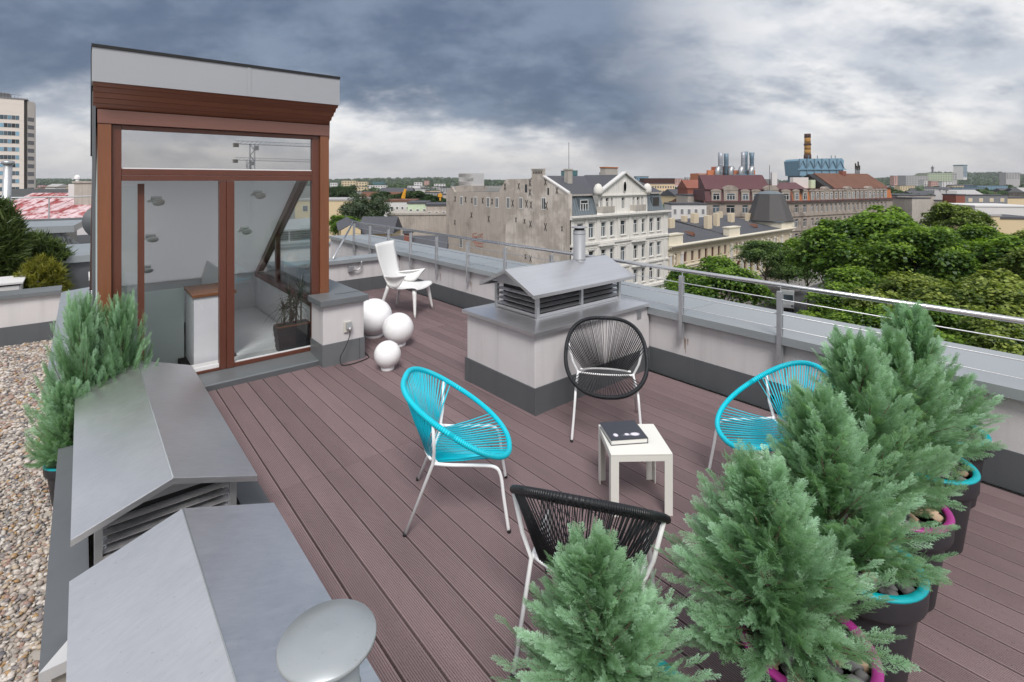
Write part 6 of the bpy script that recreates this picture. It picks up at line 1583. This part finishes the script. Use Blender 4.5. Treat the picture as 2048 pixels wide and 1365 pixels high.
# far woods and the dark wooded hills
def wood_mesh(name, pts, seed, quads=46):
    """pts (x, y, z base, radius, height): every tree a dome of leaf clumps"""
    r = np.random.default_rng(seed); P = np.array(pts); n = len(P) * quads; idx = np.repeat(np.arange(len(P)), quads)
    d = r.normal(0, 1, (n, 3)); d[:, 2] = np.abs(d[:, 2]) * .9 - .15; d /= np.linalg.norm(d, axis=1)[:, None]
    R_x = P[idx, 3]; Hh = P[idx, 4]; q = r.uniform(.75, 1.05, n)
    C = np.stack([P[idx, 0] + d[:, 0] * R_x * q, P[idx, 1] + d[:, 1] * R_x * q, P[idx, 2] + Hh * .45 + d[:, 2] * Hh * .55 * q], 1)
    N = d + r.normal(0, .5, (n, 3)); N /= np.linalg.norm(N, axis=1)[:, None]
    U = np.cross(N, r.normal(0, 1, (n, 3))); U /= np.linalg.norm(U, axis=1)[:, None]; W = np.cross(N, U)
    s = (R_x * r.uniform(.28, .55, n))[:, None]
    V = np.stack([C - U * s, C - W * s * .8, C + U * s, C + W * s * .8], 1).reshape(-1, 3)
    T = np.clip(.2 + .5 * d[:, 2] + r.uniform(-.2, .3, n) + .3 * (r.uniform(0, 1, len(P))[idx] - .5), 0, 1)
    return fast_mesh(name, V, np.arange(n * 4).reshape(-1, 4), np.repeat(T, 4))
rg = random.Random(8); pts = []
def scatter(px0, px1, t0, t1, n, zb=STREET, h=(7, 13), hill=None):
    for _ in range(n):
        px = rg.uniform(px0, px1); t = math.exp(rg.uniform(math.log(t0), math.log(t1))); P = pix(px, 362, t); hh = rg.uniform(*h)
        z = zb if hill is None else hill(px, t)
        pts.append((P.x, P.y, z, hh * rg.uniform(.4, .6), hh))
scatter(655, 900, 200, 900, 150); scatter(60, 190, 200, 900, 60); scatter(1340, 1420, 220, 700, 40); scatter(1780, 2080, 200, 900, 230); scatter(640, 900, 900, 2400, 260); scatter(1780, 2100, 900, 2000, 260)
wd = place(wood_mesh('town_trees', pts, 4, 70), 'town_trees', 'leaf_dark'); tag(wd, 'scattered dark trees between the far houses', 'trees', kind='stuff')
# hills: a ring of terrain, wooded
hv = []; hf = []; nA, nR = 200, 9
def hill_h(px, q):
    base = 10 * q
    b = 0
    for c, w, h in ((860, 120, 26), (700, 90, 12), (2000, 260, 46), (1880, 60, 20), (1300, 120, 14), (100, 160, 14), (-400, 300, 30), (2500, 400, 50)):
        b += h * math.exp(-((px - c) / w) ** 2)
    return (10 + b) * q
for i in range(nA + 1):
    px = -900 + 4000 * i / nA
    for j in range(nR + 1):
        u = j / nR; t = 1900 + 2600 * u; P = pix(px, 362, t)
        z = STREET - 2 + hill_h(px, math.sin(min(1, u * 1.35) * 1.5708)) * (.9 + .35 * mnoise.noise((px * .012, u * 3, 0)))
        hv.append((P.x, P.y, z))
for i in range(nA):
    for j in range(nR):
        a = i * (nR + 1) + j; hf.append((a, a + nR + 1, a + nR + 2, a + 1))
hm_ = bpy.data.meshes.new('hills'); hm_.from_pydata(hv, [], hf); mat('hill_ground', (.035, .06, .03), .95, var=.3, vscale=.02)
struct(place(hm_, 'hills', 'hill_ground'))
pts = []
for i in range(nA):
    for j in range(nR):
        if hv[i * (nR + 1) + j] and (-50 < -900 + 4000 * i / nA < 2100):
            for _ in range(7):
                a = rg.random(); b = rg.random(); p = Vector(hv[i * (nR + 1) + j]).lerp(Vector(hv[(i + 1) * (nR + 1) + j]), a).lerp(Vector(hv[(i + 1) * (nR + 1) + j + 1]), b)
                hh = rg.uniform(10, 18); pts.append((p.x, p.y, p.z - 2, hh * .8, hh))
wd = place(wood_mesh('hill_woods', pts, 5, 18), 'hill_woods', 'leaf_dark'); tag(wd, 'dark wooded ridge along the horizon', 'woods', kind='stuff')

# ---- shrubs on the neighbouring roof at the left
def needle_shrub(seed, n, rx, rz, size):
    r = np.random.default_rng(seed); Vs = []; Ts = []
    for i in range(n):
        d = r.normal(0, 1, 3); d[2] = abs(d[2]) * 1.1 - .25; d /= np.linalg.norm(d); q = r.uniform(.35, 1.) ** .6
        c = d * np.array([rx, rx, rz]) * q; tint = r.uniform(.15, .9)
        for k in range(16):
            e = d * .6 + np.array([0, 0, .5]) + r.normal(0, .7, 3); e /= np.linalg.norm(e); w = np.cross(e, r.normal(0, 1, 3)); w /= np.linalg.norm(w)
            p = c + r.normal(0, size * .25, 3); L = size * r.uniform(.7, 1.3)
            Vs += [p - w * L * .09, p + w * L * .09, p + e * L]; Ts += [tint * .5, tint * .5, tint]
    return fast_mesh('foliage', Vs, np.arange(len(Vs)).reshape(-1, 3), Ts)
def shrub(x, y, z, lab, m_, seed, n, rx, rz, size):
    s = thing('shrub', lab, 'shrub', (x, y, z))
    place(needle_shrub(seed, n, rx, rz, size), 'foliage', m_, s, (0, 0, rz * .75))
    MB().tube([(0, 0, 0), (.02, .02, rz)], .03, 6).build('stem', 'bark', s, True)
shrub(-.80, 15.4, -.55, 'dark green mountain pine on the neighbouring roof at the left', 'leaf_pine', 1, 560, .68, .86, .15)
shrub(-.58, 13.1, -.55, 'golden green cypress shrub in front of the mountain pine', 'leaf_gold', 2, 560, .40, .72, .09)
shrub(-.98, 13.0, -.55, 'brownish heather like shrub left of the golden one', 'leaf_gold', 3, 300, .30, .42, .08)
shrub(-1.24, 14.4, -.55, 'tall dark feathery shrub at the left edge', 'leaf_pine', 4, 700, .36, 1.30, .18)
# ------------------------------------------------------------------ the air: a thin even haze round the whole place
hz = MB().box(-9100, 9100, -9100, 9100, STREET - 1.5, 100).build('haze', None)
hmt = bpy.data.materials.new('haze'); hmt.use_nodes = True; t_ = NT(hmt.node_tree); t_.n.remove(t_.n['Principled BSDF'])
pv = t_.new('ShaderNodeVolumePrincipled'); pv.inputs['Color'].default_value = (.86, .90, .96, 1); pv.inputs['Density'].default_value = .00007; pv.inputs['Anisotropy'].default_value = 0.
t_.l.new(pv.outputs[0], t_.n['Material Output'].inputs['Volume']); hz.data.materials.append(hmt)
tag(hz, 'thin pale haze over the far city', 'haze', kind='stuff')
